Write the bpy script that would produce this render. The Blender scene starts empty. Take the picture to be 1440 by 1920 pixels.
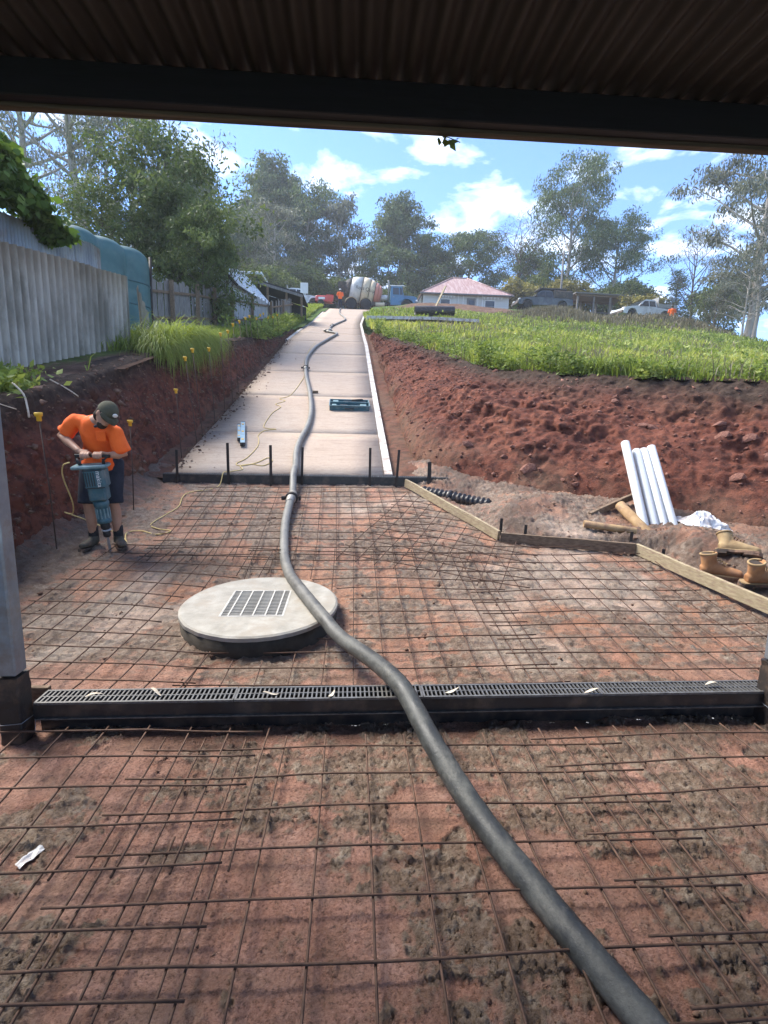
import bpy, bmesh, math, random
import numpy as np
from mathutils import Vector, Matrix, Quaternion
R_ = math.radians
random.seed(7)
RNG = np.random.default_rng(11)
SC = bpy.context.scene
COL = SC.collection

# ------------------------------------------------------------------ camera
CAM_H = 1.607
cam_d = bpy.data.cameras.new('camera')
cam = bpy.data.objects.new('camera', cam_d); COL.objects.link(cam)
cam_d.sensor_fit = 'HORIZONTAL'; cam_d.sensor_width = 36.0
cam_d.lens = 36.0 * 949.0 / 1440.0
cam_d.clip_start = 0.05; cam_d.clip_end = 6000
_p, _yw, _rl = R_(9.57), R_(3.6), R_(1.29)
_fw = Vector((math.sin(_yw) * math.cos(_p), math.cos(_yw) * math.cos(_p), -math.sin(_p)))
_r0 = Vector((math.cos(_yw), -math.sin(_yw), 0)); _u0 = _r0.cross(_fw)
_R = _r0 * math.cos(_rl) + _u0 * math.sin(_rl); _U = _R.cross(_fw)
_m = Matrix((_R, _U, -_fw)).transposed().to_4x4(); _m.translation = (0, 0, CAM_H)
cam.matrix_world = _m
SC.camera = cam
SC.render.resolution_x, SC.render.resolution_y = 768, 1024

# ------------------------------------------------------------------ light
SUN_AZ, SUN_EL = R_(-58), R_(51)
S = Vector((math.sin(SUN_AZ) * math.cos(SUN_EL), math.cos(SUN_AZ) * math.cos(SUN_EL), math.sin(SUN_EL)))
sun_d = bpy.data.lights.new('sun', 'SUN'); sun_d.energy = 2.0; sun_d.angle = R_(28); sun_d.color = (1, .95, .87)
sun = bpy.data.objects.new('sun', sun_d); COL.objects.link(sun)
sun.rotation_euler = S.to_track_quat('Z', 'Y').to_euler(); sun.location = (-20, 30, 60)

W = bpy.data.worlds.new('World'); SC.world = W; W.use_nodes = True
nt = W.node_tree; nt.nodes.clear()
def wn(t): return nt.nodes.new(t)
out = wn('ShaderNodeOutputWorld'); bg = wn('ShaderNodeBackground'); sky = wn('ShaderNodeTexSky')
sky.sky_type = 'NISHITA'; sky.sun_disc = False; sky.sun_elevation = SUN_EL; sky.sun_rotation = SUN_AZ
sky.air_density = .65; sky.dust_density = .05; sky.ozone_density = 7.0; sky.altitude = 200
geo = wn('ShaderNodeNewGeometry'); sep = wn('ShaderNodeSeparateXYZ')
neg = wn('ShaderNodeVectorMath'); neg.operation = 'SCALE'; neg.inputs['Scale'].default_value = -1
nt.links.new(geo.outputs['Incoming'], neg.inputs[0]); nt.links.new(neg.outputs[0], sep.inputs[0])
zz = wn('ShaderNodeMath'); zz.operation = 'MAXIMUM'; zz.inputs[1].default_value = 0.0
nt.links.new(sep.outputs['Z'], zz.inputs[0])
za = wn('ShaderNodeMath'); za.operation = 'ADD'; za.inputs[1].default_value = .16; nt.links.new(zz.outputs[0], za.inputs[0])
dv = wn('ShaderNodeVectorMath'); dv.operation = 'DIVIDE'
cb = wn('ShaderNodeCombineXYZ')
for k in 'XYZ': nt.links.new(za.outputs[0], cb.inputs[k])
nt.links.new(neg.outputs[0], dv.inputs[0]); nt.links.new(cb.outputs[0], dv.inputs[1])
n1 = wn('ShaderNodeTexNoise'); n1.inputs['Scale'].default_value = 4.2; n1.inputs['Detail'].default_value = 9
n1.inputs['Roughness'].default_value = .56; n1.inputs['Distortion'].default_value = .25
mp = wn('ShaderNodeMapping'); mp.inputs['Location'].default_value = (-1.535, -3.821, 4.224)
nt.links.new(dv.outputs[0], mp.inputs[0]); nt.links.new(mp.outputs[0], n1.inputs['Vector'])
rp = wn('ShaderNodeValToRGB'); rp.color_ramp.elements[0].position = .51; rp.color_ramp.elements[1].position = .80
rp.color_ramp.elements[0].color = (0, 0, 0, 1); rp.color_ramp.elements[1].color = (1, 1, 1, 1)
nt.links.new(n1.outputs['Fac'], rp.inputs[0])
mx = wn('ShaderNodeMix'); mx.data_type = 'RGBA'
nt.links.new(rp.outputs[0], mx.inputs['Factor']); nt.links.new(sky.outputs[0], mx.inputs['A'])
mx.inputs['B'].default_value = (7.0, 7.2, 7.4, 1)
nt.links.new(mx.outputs['Result'], bg.inputs['Color']); bg.inputs['Strength'].default_value = .095
nt.links.new(bg.outputs[0], out.inputs['Surface'])
W.cycles.sampling_method = 'MANUAL'; W.cycles.sample_map_resolution = 512

SC.view_settings.view_transform = 'Standard'; SC.view_settings.look = 'None'
SC.view_settings.exposure = 2.35; SC.view_settings.gamma = 1.0; SC.view_settings.use_curve_mapping = False
SC.cycles.use_denoising = True
try: SC.cycles.denoiser = 'OPENIMAGEDENOISE'
except Exception: pass
SC.cycles.max_bounces = 6; SC.cycles.diffuse_bounces = 3; SC.cycles.glossy_bounces = 2
SC.cycles.transmission_bounces = 3; SC.cycles.transparent_max_bounces = 6; SC.cycles.volume_bounces = 0
SC.cycles.caustics_reflective = False; SC.cycles.caustics_refractive = False

# ------------------------------------------------------------------ noise
def _h(ix, iy, iz, s):
    a = (ix.astype(np.int64) * 374761393 + iy.astype(np.int64) * 668265263 + iz.astype(np.int64) * 2147483647 + s * 974634777)
    a = (a ^ (a >> 13)) * 1274126177 & 0xFFFFFFFF
    a = (a ^ (a >> 16)) & 0xFFFF
    return a / 65535.0
def vn(x, y, z=None, s=0):
    x = np.asarray(x, float); y = np.asarray(y, float)
    z = np.zeros_like(x) if z is None else np.asarray(z, float)
    ix, iy, iz = np.floor(x), np.floor(y), np.floor(z)
    fx, fy, fz = x - ix, y - iy, z - iz
    fx = fx * fx * (3 - 2 * fx); fy = fy * fy * (3 - 2 * fy); fz = fz * fz * (3 - 2 * fz)
    r = 0
    for dx in (0, 1):
        for dy in (0, 1):
            w = (fx if dx else 1 - fx) * (fy if dy else 1 - fy)
            if np.any(fz > 0):
                r = r + w * ((1 - fz) * _h(ix + dx, iy + dy, iz, s) + fz * _h(ix + dx, iy + dy, iz + 1, s))
            else:
                r = r + w * _h(ix + dx, iy + dy, iz, s)
    return r * 2 - 1
def fbm(x, y, z=None, o=4, s=0, g=.5):
    r = 0; a = 1; f = 1; t = 0
    for k in range(o):
        r = r + a * vn(np.asarray(x) * f + 17.3 * k, np.asarray(y) * f + 5.1 * k, None if z is None else np.asarray(z) * f, s + k)
        t += a; a *= g; f *= 2.03
    return r / t
def sst(a, b, x):
    t = np.clip((np.asarray(x, float) - a) / (b - a), 0, 1); return t * t * (3 - 2 * t)

# ------------------------------------------------------------------ object helpers
def link(o, parent=None):
    COL.objects.link(o)
    if parent is not None: o.parent = parent
    return o
def tag(o, label=None, cat=None, group=None, kind=None):
    if label: o['label'] = label
    if cat: o['category'] = cat
    if group: o['group'] = group
    if kind: o['kind'] = kind
    return o
def empty(name, loc=(0, 0, 0), rz=0, label=None, cat=None, group=None):
    o = bpy.data.objects.new(name, None); o.empty_display_size = .1
    link(o); o.location = loc; o.rotation_euler = (0, 0, rz)
    return tag(o, label, cat, group)
def copy_tree(o, parent=None):
    c = o.copy(); COL.objects.link(c); c.parent = parent
    for ch in list(o.children): copy_tree(ch, c)
    return c
def mesh_np(name, V, F, mat=None, smooth=False, attrs=None, mats=None, mi=None):
    """V (n,3) array; F (m,3) or (m,4) array of same-size faces, or list of such arrays"""
    V = np.asarray(V, np.float32)
    Fs = F if isinstance(F, list) else [F]
    me = bpy.data.meshes.new(name)
    me.vertices.add(len(V)); me.vertices.foreach_set('co', V.ravel())
    li = np.concatenate([f.ravel() for f in Fs]).astype(np.int32)
    lt = np.concatenate([np.full(len(f), f.shape[1]) for f in Fs]).astype(np.int32)
    ls = np.concatenate([[0], np.cumsum(lt)[:-1]]).astype(np.int32)
    me.loops.add(len(li)); me.loops.foreach_set('vertex_index', li)
    me.polygons.add(len(lt)); me.polygons.foreach_set('loop_start', ls); me.polygons.foreach_set('loop_total', lt)
    if smooth: me.polygons.foreach_set('use_smooth', np.ones(len(lt), bool))
    if mi is not None: me.polygons.foreach_set('material_index', np.asarray(mi, np.int32))
    me.update(calc_edges=True)
    for k, a in (attrs or {}).items():
        at = me.attributes.new(k, 'FLOAT', 'POINT'); at.data.foreach_set('value', np.asarray(a, np.float32))
    for m in (mats or ([mat] if mat else [])): me.materials.append(m)
    return me
def mobj(name, me, parent=None, loc=None):
    o = bpy.data.objects.new(name, me); link(o, parent)
    if loc is not None: o.location = loc
    return o
def gridF(nu, nv):
    i = np.arange(nu * nv).reshape(nu, nv)
    return np.stack([i[:-1, :-1], i[1:, :-1], i[1:, 1:], i[:-1, 1:]], -1).reshape(-1, 4)

class MB:
    def __init__(s): s.v = []; s.f = []; s.sm = []
    def add(s, v, f, sm=False):
        b = len(s.v); s.v += [tuple(p) for p in v]; s.f += [tuple(i + b for i in q) for q in f]; s.sm += [sm] * len(f)
        return s
    def box(s, c, d, rot=None, taper=None, bev=0):
        """box centred at c, full sizes d; bev chamfers the vertical+horizontal edges"""
        hx, hy, hz = d[0] / 2, d[1] / 2, d[2] / 2
        if bev > 0:
            bm = bmesh.new(); bmesh.ops.create_cube(bm, size=1)
            for v in bm.verts: v.co = Vector((v.co.x * d[0], v.co.y * d[1], v.co.z * d[2]))
            bmesh.ops.bevel(bm, geom=list(bm.edges), offset=min(bev, .45 * min(d)), segments=1, affect='EDGES')
            vs = [v.co.copy() for v in bm.verts]; bm.verts.index_update(); fs = [[v.index for v in f.verts] for f in bm.faces]; bm.free()
        else:
            vs = [Vector((x * hx, y * hy, z * hz)) for x in (-1, 1) for y in (-1, 1) for z in (-1, 1)]
            fs = [(0, 1, 3, 2), (4, 6, 7, 5), (0, 4, 5, 1), (2, 3, 7, 6), (0, 2, 6, 4), (1, 5, 7, 3)]
        if taper:
            for v in vs:
                t = (v.z + hz) / (2 * hz); v.x *= 1 + (taper[0] - 1) * t; v.y *= 1 + (taper[1] - 1) * t
        if rot is not None:
            m = rot if isinstance(rot, Matrix) else Matrix.Rotation(rot, 3, 'Z')
            vs = [m @ v for v in vs]
        c = Vector(c); return s.add([v + c for v in vs], fs)
    def bar(s, a, b, w, h, up=(0, 0, 1)):
        a, b = Vector(a), Vector(b); d = b - a; L = d.length; d.normalize()
        x = d.cross(Vector(up))
        if x.length < 1e-4: x = Vector((1, 0, 0))
        x.normalize(); z = x.cross(d)
        m = Matrix((x, d, z)).transposed()
        return s.box((a + b) / 2, (w, L, h), m)
    def tube(s, path, r, n=8, cap=True, sm=True, ell=None, twist=0):
        P = [Vector(p) for p in path]; m = len(P)
        rr = r if hasattr(r, '__len__') else [r] * m
        T = []
        for i in range(m):
            t = P[min(i + 1, m - 1)] - P[max(i - 1, 0)]
            T.append(t.normalized() if t.length > 1e-9 else Vector((0, 0, 1)))
        u = T[0].orthogonal().normalized() if ell is None else Vector(ell[i if False else 0])
        if ell is not None: u = (u - T[0] * u.dot(T[0])).normalized()
        vs = []; fs = []
        for i in range(m):
            u = u - T[i] * u.dot(T[i])
            u = u.normalized() if u.length > 1e-6 else T[i].orthogonal().normalized()
            w = T[i].cross(u)
            ru, rw = rr[i] if hasattr(rr[i], '__len__') else (rr[i], rr[i])
            for k in range(n):
                a = 2 * math.pi * (k + .5) / n + twist
                vs.append(P[i] + u * (math.cos(a) * ru) + w * (math.sin(a) * rw))
        for i in range(m - 1):
            for k in range(n):
                k2 = (k + 1) % n
                fs.append((i * n + k, i * n + k2, (i + 1) * n + k2, (i + 1) * n + k))
        s.add(vs, fs, sm)
        if cap:
            b = len(s.v) - len(vs)
            s.f.append(tuple(b + k for k in reversed(range(n)))); s.sm.append(False)
            s.f.append(tuple(b + (m - 1) * n + k for k in range(n))); s.sm.append(False)
        return s
    def lathe(s, prof, n=16, c=(0, 0, 0), m=None, sm=True):
        """prof list of (r, z) around Z"""
        vs = []; fs = []; c = Vector(c)
        for r, z in prof:
            for k in range(n):
                a = 2 * math.pi * k / n; v = Vector((r * math.cos(a), r * math.sin(a), z))
                vs.append((m @ v if m is not None else v) + c)
        for i in range(len(prof) - 1):
            for k in range(n):
                k2 = (k + 1) % n; fs.append((i * n + k, i * n + k2, (i + 1) * n + k2, (i + 1) * n + k))
        fs.append(tuple(reversed(range(n)))); fs.append(tuple((len(prof) - 1) * n + k for k in range(n)))
        return s.add(vs, fs, sm)
    def ball(s, c, r, n=10, m=None, sm=True):
        rx, ry, rz = r if hasattr(r, '__len__') else (r, r, r)
        vs = []; fs = []; c = Vector(c); k2 = n // 2 + 1
        for i in range(k2 + 1):
            t = math.pi * min(max(i / k2, .02), .98)
            for k in range(n):
                a = 2 * math.pi * k / n; v = Vector((rx * math.sin(t) * math.cos(a), ry * math.sin(t) * math.sin(a), -rz * math.cos(t)))
                vs.append((m @ v if m is not None else v) + c)
        for i in range(k2):
            for k in range(n):
                q = (k + 1) % n; fs.append((i * n + k, i * n + q, (i + 1) * n + q, (i + 1) * n + k))
        fs.append(tuple(reversed(range(n)))); fs.append(tuple(k2 * n + k for k in range(n)))
        return s.add(vs, fs, sm)
    def prism(s, poly, y0, y1, axis='Y', sm=False):
        """polygon in XZ extruded along Y (axis Y), or in XY extruded along Z, or YZ along X"""
        def P(a, b, t): return {'Y': (a, t, b), 'Z': (a, b, t), 'X': (t, a, b)}[axis]
        n = len(poly); vs = [P(a, b, y0) for a, b in poly] + [P(a, b, y1) for a, b in poly]
        fs = [tuple(reversed(range(n))), tuple(range(n, 2 * n))] + [(k, (k + 1) % n, n + (k + 1) % n, n + k) for k in range(n)]
        return s.add(vs, fs, sm)
    def xf(s, m):
        s.v = [tuple(m @ Vector(p)) for p in s.v]; return s
    def mesh(s, name, mat=None):
        me = bpy.data.meshes.new(name); me.from_pydata(s.v, [], s.f); me.update()
        bm = bmesh.new(); bm.from_mesh(me); bmesh.ops.recalc_face_normals(bm, faces=bm.faces); bm.to_mesh(me); bm.free()
        me.polygons.foreach_set('use_smooth', s.sm)
        if mat: me.materials.append(mat)
        return me
    def build(s, name, mat=None, parent=None, loc=None):
        return mobj(name, s.mesh(name, mat), parent, loc)
def remeshed(name, mb, voxel, mat, parent=None, smooth=6, loc=None):
    me = bpy.data.meshes.new('tmp'); me.from_pydata(mb.v, [], mb.f); me.update()
    bm = bmesh.new(); bm.from_mesh(me); bmesh.ops.recalc_face_normals(bm, faces=bm.faces); bm.to_mesh(me); bm.free()
    o = bpy.data.objects.new('tmp', me); COL.objects.link(o)
    r = o.modifiers.new('r', 'REMESH'); r.mode = 'VOXEL'; r.voxel_size = voxel; r.use_smooth_shade = True
    if smooth:
        q = o.modifiers.new('s', 'SMOOTH'); q.factor = .5; q.iterations = smooth
    dg = bpy.context.evaluated_depsgraph_get()
    m2 = bpy.data.meshes.new_from_object(o.evaluated_get(dg)); m2.name = name
    bpy.data.objects.remove(o); bpy.data.meshes.remove(me)
    m2.materials.clear(); m2.materials.append(mat)
    m2.polygons.foreach_set('use_smooth', np.ones(len(m2.polygons), bool))
    return mobj(name, m2, parent, loc)
def spline(pts, n):
    """catmull-rom through pts, n samples per span"""
    P = [Vector(p) for p in pts]; P = [P[0] * 2 - P[1]] + P + [P[-1] * 2 - P[-2]]; r = []
    for i in range(1, len(P) - 2):
        for k in range(n):
            t = k / n; a, b, c, d = P[i - 1:i + 3]
            r.append(.5 * ((2 * b) + (c - a) * t + (2 * a - 5 * b + 4 * c - d) * t * t + (3 * b - a - 3 * c + d) * t ** 3))
    r.append(P[-2]); return r

# ------------------------------------------------------------------ materials
M = {}
class NM:
    def __init__(s, name):
        s.m = bpy.data.materials.new(name); s.m.use_nodes = True; s.t = s.m.node_tree; s.b = s.t.nodes['Principled BSDF']; s.o = s.t.nodes['Material Output']
    def n(s, t, **k):
        x = s.t.nodes.new(t)
        for a, b in k.items(): setattr(x, a, b)
        return x
    def l(s, a, b): s.t.links.new(a, b)
    def coord(s, kind='Object', scale=(1, 1, 1)):
        tc = s.n('ShaderNodeTexCoord') if kind != 'World' else s.n('ShaderNodeNewGeometry')
        mp = s.n('ShaderNodeMapping'); mp.inputs['Scale'].default_value = scale
        s.l(tc.outputs[kind if kind != 'World' else 'Position'], mp.inputs[0]); return mp.outputs[0]
    def noise(s, vec, sc, det=5, ro=.55, dist=0):
        x = s.n('ShaderNodeTexNoise'); x.inputs['Scale'].default_value = sc; x.inputs['Detail'].default_value = det
        x.inputs['Roughness'].default_value = ro; x.inputs['Distortion'].default_value = dist
        s.l(vec, x.inputs['Vector']); return x.outputs['Fac']
    def ramp(s, fac, stops):
        x = s.n('ShaderNodeValToRGB'); e = x.color_ramp.elements
        while len(e) < len(stops): e.new(.5)
        for q, (p, c) in zip(e, stops):
            q.position = p; q.color = (*c, 1) if hasattr(c, '__len__') else (c, c, c, 1)
        s.l(fac, x.inputs[0]); return x.outputs[0]
    def mix(s, f, a, b, bt='MIX'):
        x = s.n('ShaderNodeMix', data_type='RGBA', blend_type=bt)
        for v, i in ((f, 'Factor'), (a, 'A'), (b, 'B')):
            if hasattr(v, 'links'): s.l(v, x.inputs[i])
            elif hasattr(v, '__len__'): x.inputs[i].default_value = (*v, 1)
            elif i == 'Factor': x.inputs[i].default_value = v
            else: x.inputs[i].default_value = (v, v, v, 1)
        return x.outputs['Result']
    def attr(s, name):
        x = s.n('ShaderNodeAttribute', attribute_name=name); return x.outputs['Fac']
    def math(s, op, a, b):
        x = s.n('ShaderNodeMath', operation=op)
        for i, v in enumerate((a, b)):
            if hasattr(v, 'links'): s.l(v, x.inputs[i])
            else: x.inputs[i].default_value = v
        return x.outputs[0]
    def bump(s, h, st=.3, d=.01):
        x = s.n('ShaderNodeBump'); x.inputs['Strength'].default_value = st; x.inputs['Distance'].default_value = d
        s.l(h, x.inputs['Height']); s.l(x.outputs[0], s.b.inputs['Normal']); return x
    def set(s, col=None, rough=None, metal=None, spec=None):
        for k, v in (('Base Color', col), ('Roughness', rough), ('Metallic', metal), ('Specular IOR Level', spec)):
            if v is None: continue
            if hasattr(v, 'links'): s.l(v, s.b.inputs[k])
            elif hasattr(v, '__len__'): s.b.inputs[k].default_value = (*v, 1)
            else: s.b.inputs[k].default_value = v
        return s
def pm(name, c1, c2=None, sc=6, rough=.75, metal=0, spec=.3, bump=0, bsc=None, bd=.004, stretch=(1, 1, 1), coord='Object', lo=.35, hi=.65, dirt=None, dsc=3):
    q = NM(name); v = q.coord(coord, stretch)
    c2 = c2 or tuple(x * .72 for x in c1)
    f = q.noise(v, sc, 7, .6)
    col = q.ramp(f, [(lo, c2), (hi, c1)])
    if dirt:
        d = q.noise(v, dsc, 6, .65); col = q.mix(q.ramp(d, [(.48, 0), (.66, 1)]), col, dirt)
    q.set(col, q.ramp(f, [(.3, min(1, rough + .12)), (.7, max(.02, rough - .08))]), metal, spec)
    if bump: q.bump(q.noise(v, bsc or sc * 5, 6, .6), bump, bd)
    M[name] = q.m; return q.m
def leafmat(name, c1, c2, c3=None, trans=.35, rough=.55, spec=.25, tint=(.9, 1, .25)):
    q = NM(name); a = q.attr('rnd'); st = [(0, c1), (1, c2)] if c3 is None else [(0, c1), (.55, c2), (1, c3)]
    col = q.ramp(a, st); q.set(col, rough, 0, spec)
    tr = q.n('ShaderNodeBsdfTranslucent'); q.l(q.mix(.5, col, tint, 'MULTIPLY'), tr.inputs[0])
    ms = q.n('ShaderNodeMixShader'); ms.inputs[0].default_value = trans
    q.l(q.b.outputs[0], ms.inputs[1]); q.l(tr.outputs[0], ms.inputs[2]); q.l(ms.outputs[0], q.o.inputs['Surface'])
    M[name] = q.m; return q.m

# ------------------------------------------------------------------ surface materials
def make_ground_mat():
    q = NM('clay_pad'); v = q.coord('World')
    mud = q.attr('mud'); pale = q.attr('pale'); wet = q.attr('wet')
    n1 = q.noise(v, 2.2, 6, .6); n2 = q.noise(v, 19, 7, .65); n3 = q.noise(v, 85, 6, .7)
    clay = q.ramp(n1, [(.28, (.38, .165, .098)), (.5, (.53, .275, .195)), (.72, (.62, .385, .30))])
    clay = q.mix(q.ramp(n2, [(.42, 0), (.75, .55)]), clay, (.24, .105, .068))
    clay = q.mix(q.ramp(n3, [(.43, .5), (.54, 0)]), clay, (.27, .125, .078)); clay = q.mix(q.ramp(n3, [(.55, 0), (.70, .35)]), clay, (.66, .46, .36))
    sy = q.n('ShaderNodeSeparateXYZ'); q.l(v, sy.inputs[0]); my = q.n('ShaderNodeMapRange'); q.l(sy.outputs['Y'], my.inputs[0])
    for i_, x_ in enumerate((2.6, 3.6, 0, .6)): my.inputs[i_ + 1].default_value = x_
    clay = q.mix(q.math('MULTIPLY', my.outputs[0], q.ramp(q.noise(v, 1.4, 5, .6), [(.35, .3), (.6, 1)])), clay, (.50, .245, .125))
    clay = q.mix(q.math('MULTIPLY', pale, .85), clay, (.62, .47, .36))
    mc = q.ramp(n2, [(.3, (.14, .092, .062)), (.5, (.28, .20, .143)), (.7, (.45, .365, .285))])
    mc = q.mix(q.math('MULTIPLY', pale, .6), mc, (.48, .39, .31))
    f = q.math('ADD', mud, q.math('MULTIPLY', q.math('SUBTRACT', n3, .5), .7))
    f = q.ramp(f, [(.22, 0), (.80, 1)])
    film = q.noise(v, 3.1, 6, .68); clay = q.mix(q.ramp(film, [(.47, 0), (.66, .5)]), clay, q.ramp(n2, [(.3, (.20, .12, .08)), (.7, (.38, .26, .19))]))
    col = q.mix(f, clay, mc)
    n5 = q.noise(v, 6.5, 7, .7); col = q.mix(q.ramp(n5, [(.34, .55), (.54, 0)]), col, (.19, .105, .068))
    col = q.mix(q.ramp(n3, [(.32, .75), (.46, 0)]), col, (.07, .042, .030))  # near-black painted into the low spots of the bump as crevice shade
    col = q.mix(q.math('MULTIPLY', wet, .75), col, (.085, .05, .036))
    q.set(col, q.ramp(n2, [(.3, .5), (.7, .85)]), 0, .35)
    hh = q.math('ADD', q.math('MULTIPLY', n3, .55), q.math('MULTIPLY', q.noise(v, 230, 4, .75), .55))
    hh = q.math('ADD', hh, q.math('MULTIPLY', n2, .8))
    q.bump(hh, 1.0, .03); M['pad'] = q.m
make_ground_mat()
def make_bank_mat():
    q = NM('bank_soil'); v = q.coord('World'); t = q.attr('h'); red = q.attr('mud')
    n1 = q.noise(v, 1.3, 6, .6); n2 = q.noise(v, 9, 7, .65); n3 = q.noise(v, 48, 6, .7)
    c = q.ramp(n1, [(.3, (.09, .032, .022)), (.5, (.15, .052, .033)), (.72, (.23, .088, .053))])
    c = q.mix(q.ramp(n2, [(.40, .75), (.55, 0)]), c, (.045, .021, .017))
    c = q.mix(q.ramp(n2, [(.60, 0), (.80, .5)]), c, (.25, .13, .09))
    top = q.ramp(q.math('ADD', t, q.math('MULTIPLY', q.math('SUBTRACT', n1, .5), .5)), [(.64, 0), (.92, 1)])
    c = q.mix(top, c, q.ramp(n2, [(.35, (.032, .020, .015)), (.7, (.078, .052, .038))]))
    c = q.mix(q.math('MULTIPLY', red, .7), c, (.16, .115, .075))
    q.set(c, .9, 0, .15)
    q.bump(q.math('ADD', n2, q.math('MULTIPLY', n3, .6)), .9, .035); M['bank'] = q.m
make_bank_mat()
def make_terrain_mat():
    q = NM('hill_turf'); v = q.coord('World'); bare = q.attr('bare')
    n1 = q.noise(v, .25, 6, .6); n2 = q.noise(v, 2.5, 7, .65); n3 = q.noise(v, 14, 6, .7)
    g = q.ramp(n2, [(.3, (.035, .065, .016)), (.55, (.075, .13, .028)), (.75, (.14, .17, .045))])
    g = q.mix(q.ramp(n1, [(.45, 0), (.7, .6)]), g, (.17, .15, .07))
    e = q.ramp(n2, [(.3, (.07, .04, .028)), (.55, (.15, .09, .062)), (.75, (.27, .19, .14))])
    c = q.mix(q.ramp(q.math('ADD', bare, q.math('MULTIPLY', q.math('SUBTRACT', n3, .5), .6)), [(.4, 0), (.6, 1)]), g, e)
    q.set(c, .95, 0, .1); q.bump(q.math('ADD', n2, n3), .8, .08); M['hill'] = q.m
make_terrain_mat()
def make_drive_mat():
    q = NM('stained_concrete'); v = q.coord('World'); n1 = q.noise(v, .55, 6, .6)
    vs = q.coord('World', (.6, 7, 4)); n2 = q.noise(vs, 3.2, 7, .6); n3 = q.noise(v, 60, 6, .7)
    vb = q.coord('World', (1, 60, 20)); n4 = q.noise(vb, 2.2, 4, .6)
    c = q.ramp(n2, [(.25, (.33, .255, .19)), (.5, (.39, .31, .24)), (.75, (.44, .36, .285))])
    low = q.n('ShaderNodeSeparateXYZ'); q.l(v, low.inputs[0])
    f = q.math('MULTIPLY', q.ramp(n1, [(.35, 0), (.7, 1)]), .6)
    c = q.mix(f, c, (.39, .275, .195))
    c = q.mix(q.ramp(q.noise(q.coord('World', (.5, 2.2, 1)), 4.5, 8, .72), [(.51, 0), (.62, .5)]), c, (.26, .185, .135))
    c = q.mix(q.ramp(q.noise(q.coord('World', (1, 2.4, 1)), 14, 7, .7), [(.53, 0), (.64, .6)]), c, (.24, .17, .13))
    c = q.mix(q.ramp(n3, [(.3, .6), (.47, 0)]), c, (.20, .145, .11))
    q.set(c, q.ramp(n2, [(.3, .62), (.7, .82)]), 0, .3); q.bump(q.math('ADD', n4, q.math('MULTIPLY', n3, .5)), .35, .006); M['drive'] = q.m
make_drive_mat()
pm('kerb', (.60, .58, .54), (.42, .39, .35), 9, .8, bump=.3, coord='World', dirt=(.32, .24, .19), dsc=5)
pm('concrete_lid', (.37, .345, .295), (.27, .25, .21), 7, .85, bump=.4, bsc=60, dirt=(.30, .265, .215), dsc=6)
pm('lid_side_shade', (.075, .063, .048), (.04, .034, .026), 8, .9, bump=.4)  # lid concrete again, with the shade on its side painted in
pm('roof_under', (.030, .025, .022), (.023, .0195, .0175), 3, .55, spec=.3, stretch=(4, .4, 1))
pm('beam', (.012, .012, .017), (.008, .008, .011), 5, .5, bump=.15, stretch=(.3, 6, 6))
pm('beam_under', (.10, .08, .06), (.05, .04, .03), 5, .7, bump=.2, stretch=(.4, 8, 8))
pm('galv', (.27, .30, .325), (.20, .22, .24), 8, .42, metal=.55, spec=.5, bump=.05, dirt=(.2, .17, .15), dsc=5)
pm('black_wrap', (.018, .016, .015), (.035, .028, .024), 14, .5, bump=.5, bsc=40, dirt=(.12, .08, .055), dsc=7)
pm('black_plastic', (.012, .012, .013), (.022, .021, .021), 10, .38, spec=.45, bump=.05, dirt=(.075, .055, .042), dsc=8)
pm('black_grate', (.022, .022, .023), (.05, .047, .044), 20, .35, spec=.6, dirt=(.16, .12, .095), dsc=14)
pm('grate_wear_sheen', (.18, .175, .165), (.09, .085, .08), 30, .45, metal=.4, spec=.5)  # light grey holds worn metal plus sky reflection painted into the colour
pm('rebar', (.125, .070, .045), (.07, .040, .028), 24, .75, metal=.25, spec=.4, bump=.4, bsc=160, bd=.0015)
pm('rod', (.10, .062, .045), (.05, .034, .028), 30, .75, metal=.2, spec=.4)
pm('stake', (.030, .026, .024), (.055, .042, .034), 18, .6, metal=.4, spec=.4, bump=.3)
pm('yellow_cap', (.80, .47, .035), (.62, .34, .03), 25, .5, spec=.4)
def make_hose_mat():
    q = NM('hose_rubber'); v = q.coord('World'); n1 = q.noise(v, 7, 7, .7); n2 = q.noise(v, 55, 6, .75); n0 = q.noise(v, 1.6, 4)
    c = q.ramp(n1, [(.32, (.018, .019, .018)), (.52, (.042, .044, .040)), (.72, (.105, .106, .094))])
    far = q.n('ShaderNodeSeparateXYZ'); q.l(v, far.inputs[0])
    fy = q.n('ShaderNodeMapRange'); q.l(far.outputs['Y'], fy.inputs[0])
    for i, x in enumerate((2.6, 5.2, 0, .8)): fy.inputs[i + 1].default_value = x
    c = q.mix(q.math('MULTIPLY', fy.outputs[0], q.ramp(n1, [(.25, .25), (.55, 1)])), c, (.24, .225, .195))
    c = q.mix(q.ramp(n2, [(.56, 0), (.78, .45)]), c, (.20, .185, .16)); c = q.mix(q.ramp(q.noise(q.coord('World', (1, .45, 1)), 5.5, 9, .78), [(.52, 0), (.66, .65)]), c, (.17, .16, .135))
    c = q.mix(q.ramp(n2, [(.30, .7), (.42, 0)]), c, (.014, .013, .012))
    q.set(c, q.ramp(n1, [(.3, .38), (.7, .7)]), 0, .45); q.bump(q.math('ADD', n1, n2), .4, .006); M['hose'] = q.m
make_hose_mat()
pm('coupling', (.36, .34, .30), (.2, .18, .15), 20, .5, metal=.5, spec=.5, bump=.4)
pm('form_timber', (.40, .33, .21), (.27, .215, .13), 5, .85, bump=.3, stretch=(3, 3, 12), dirt=(.24, .17, .12), dsc=4)
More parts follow.
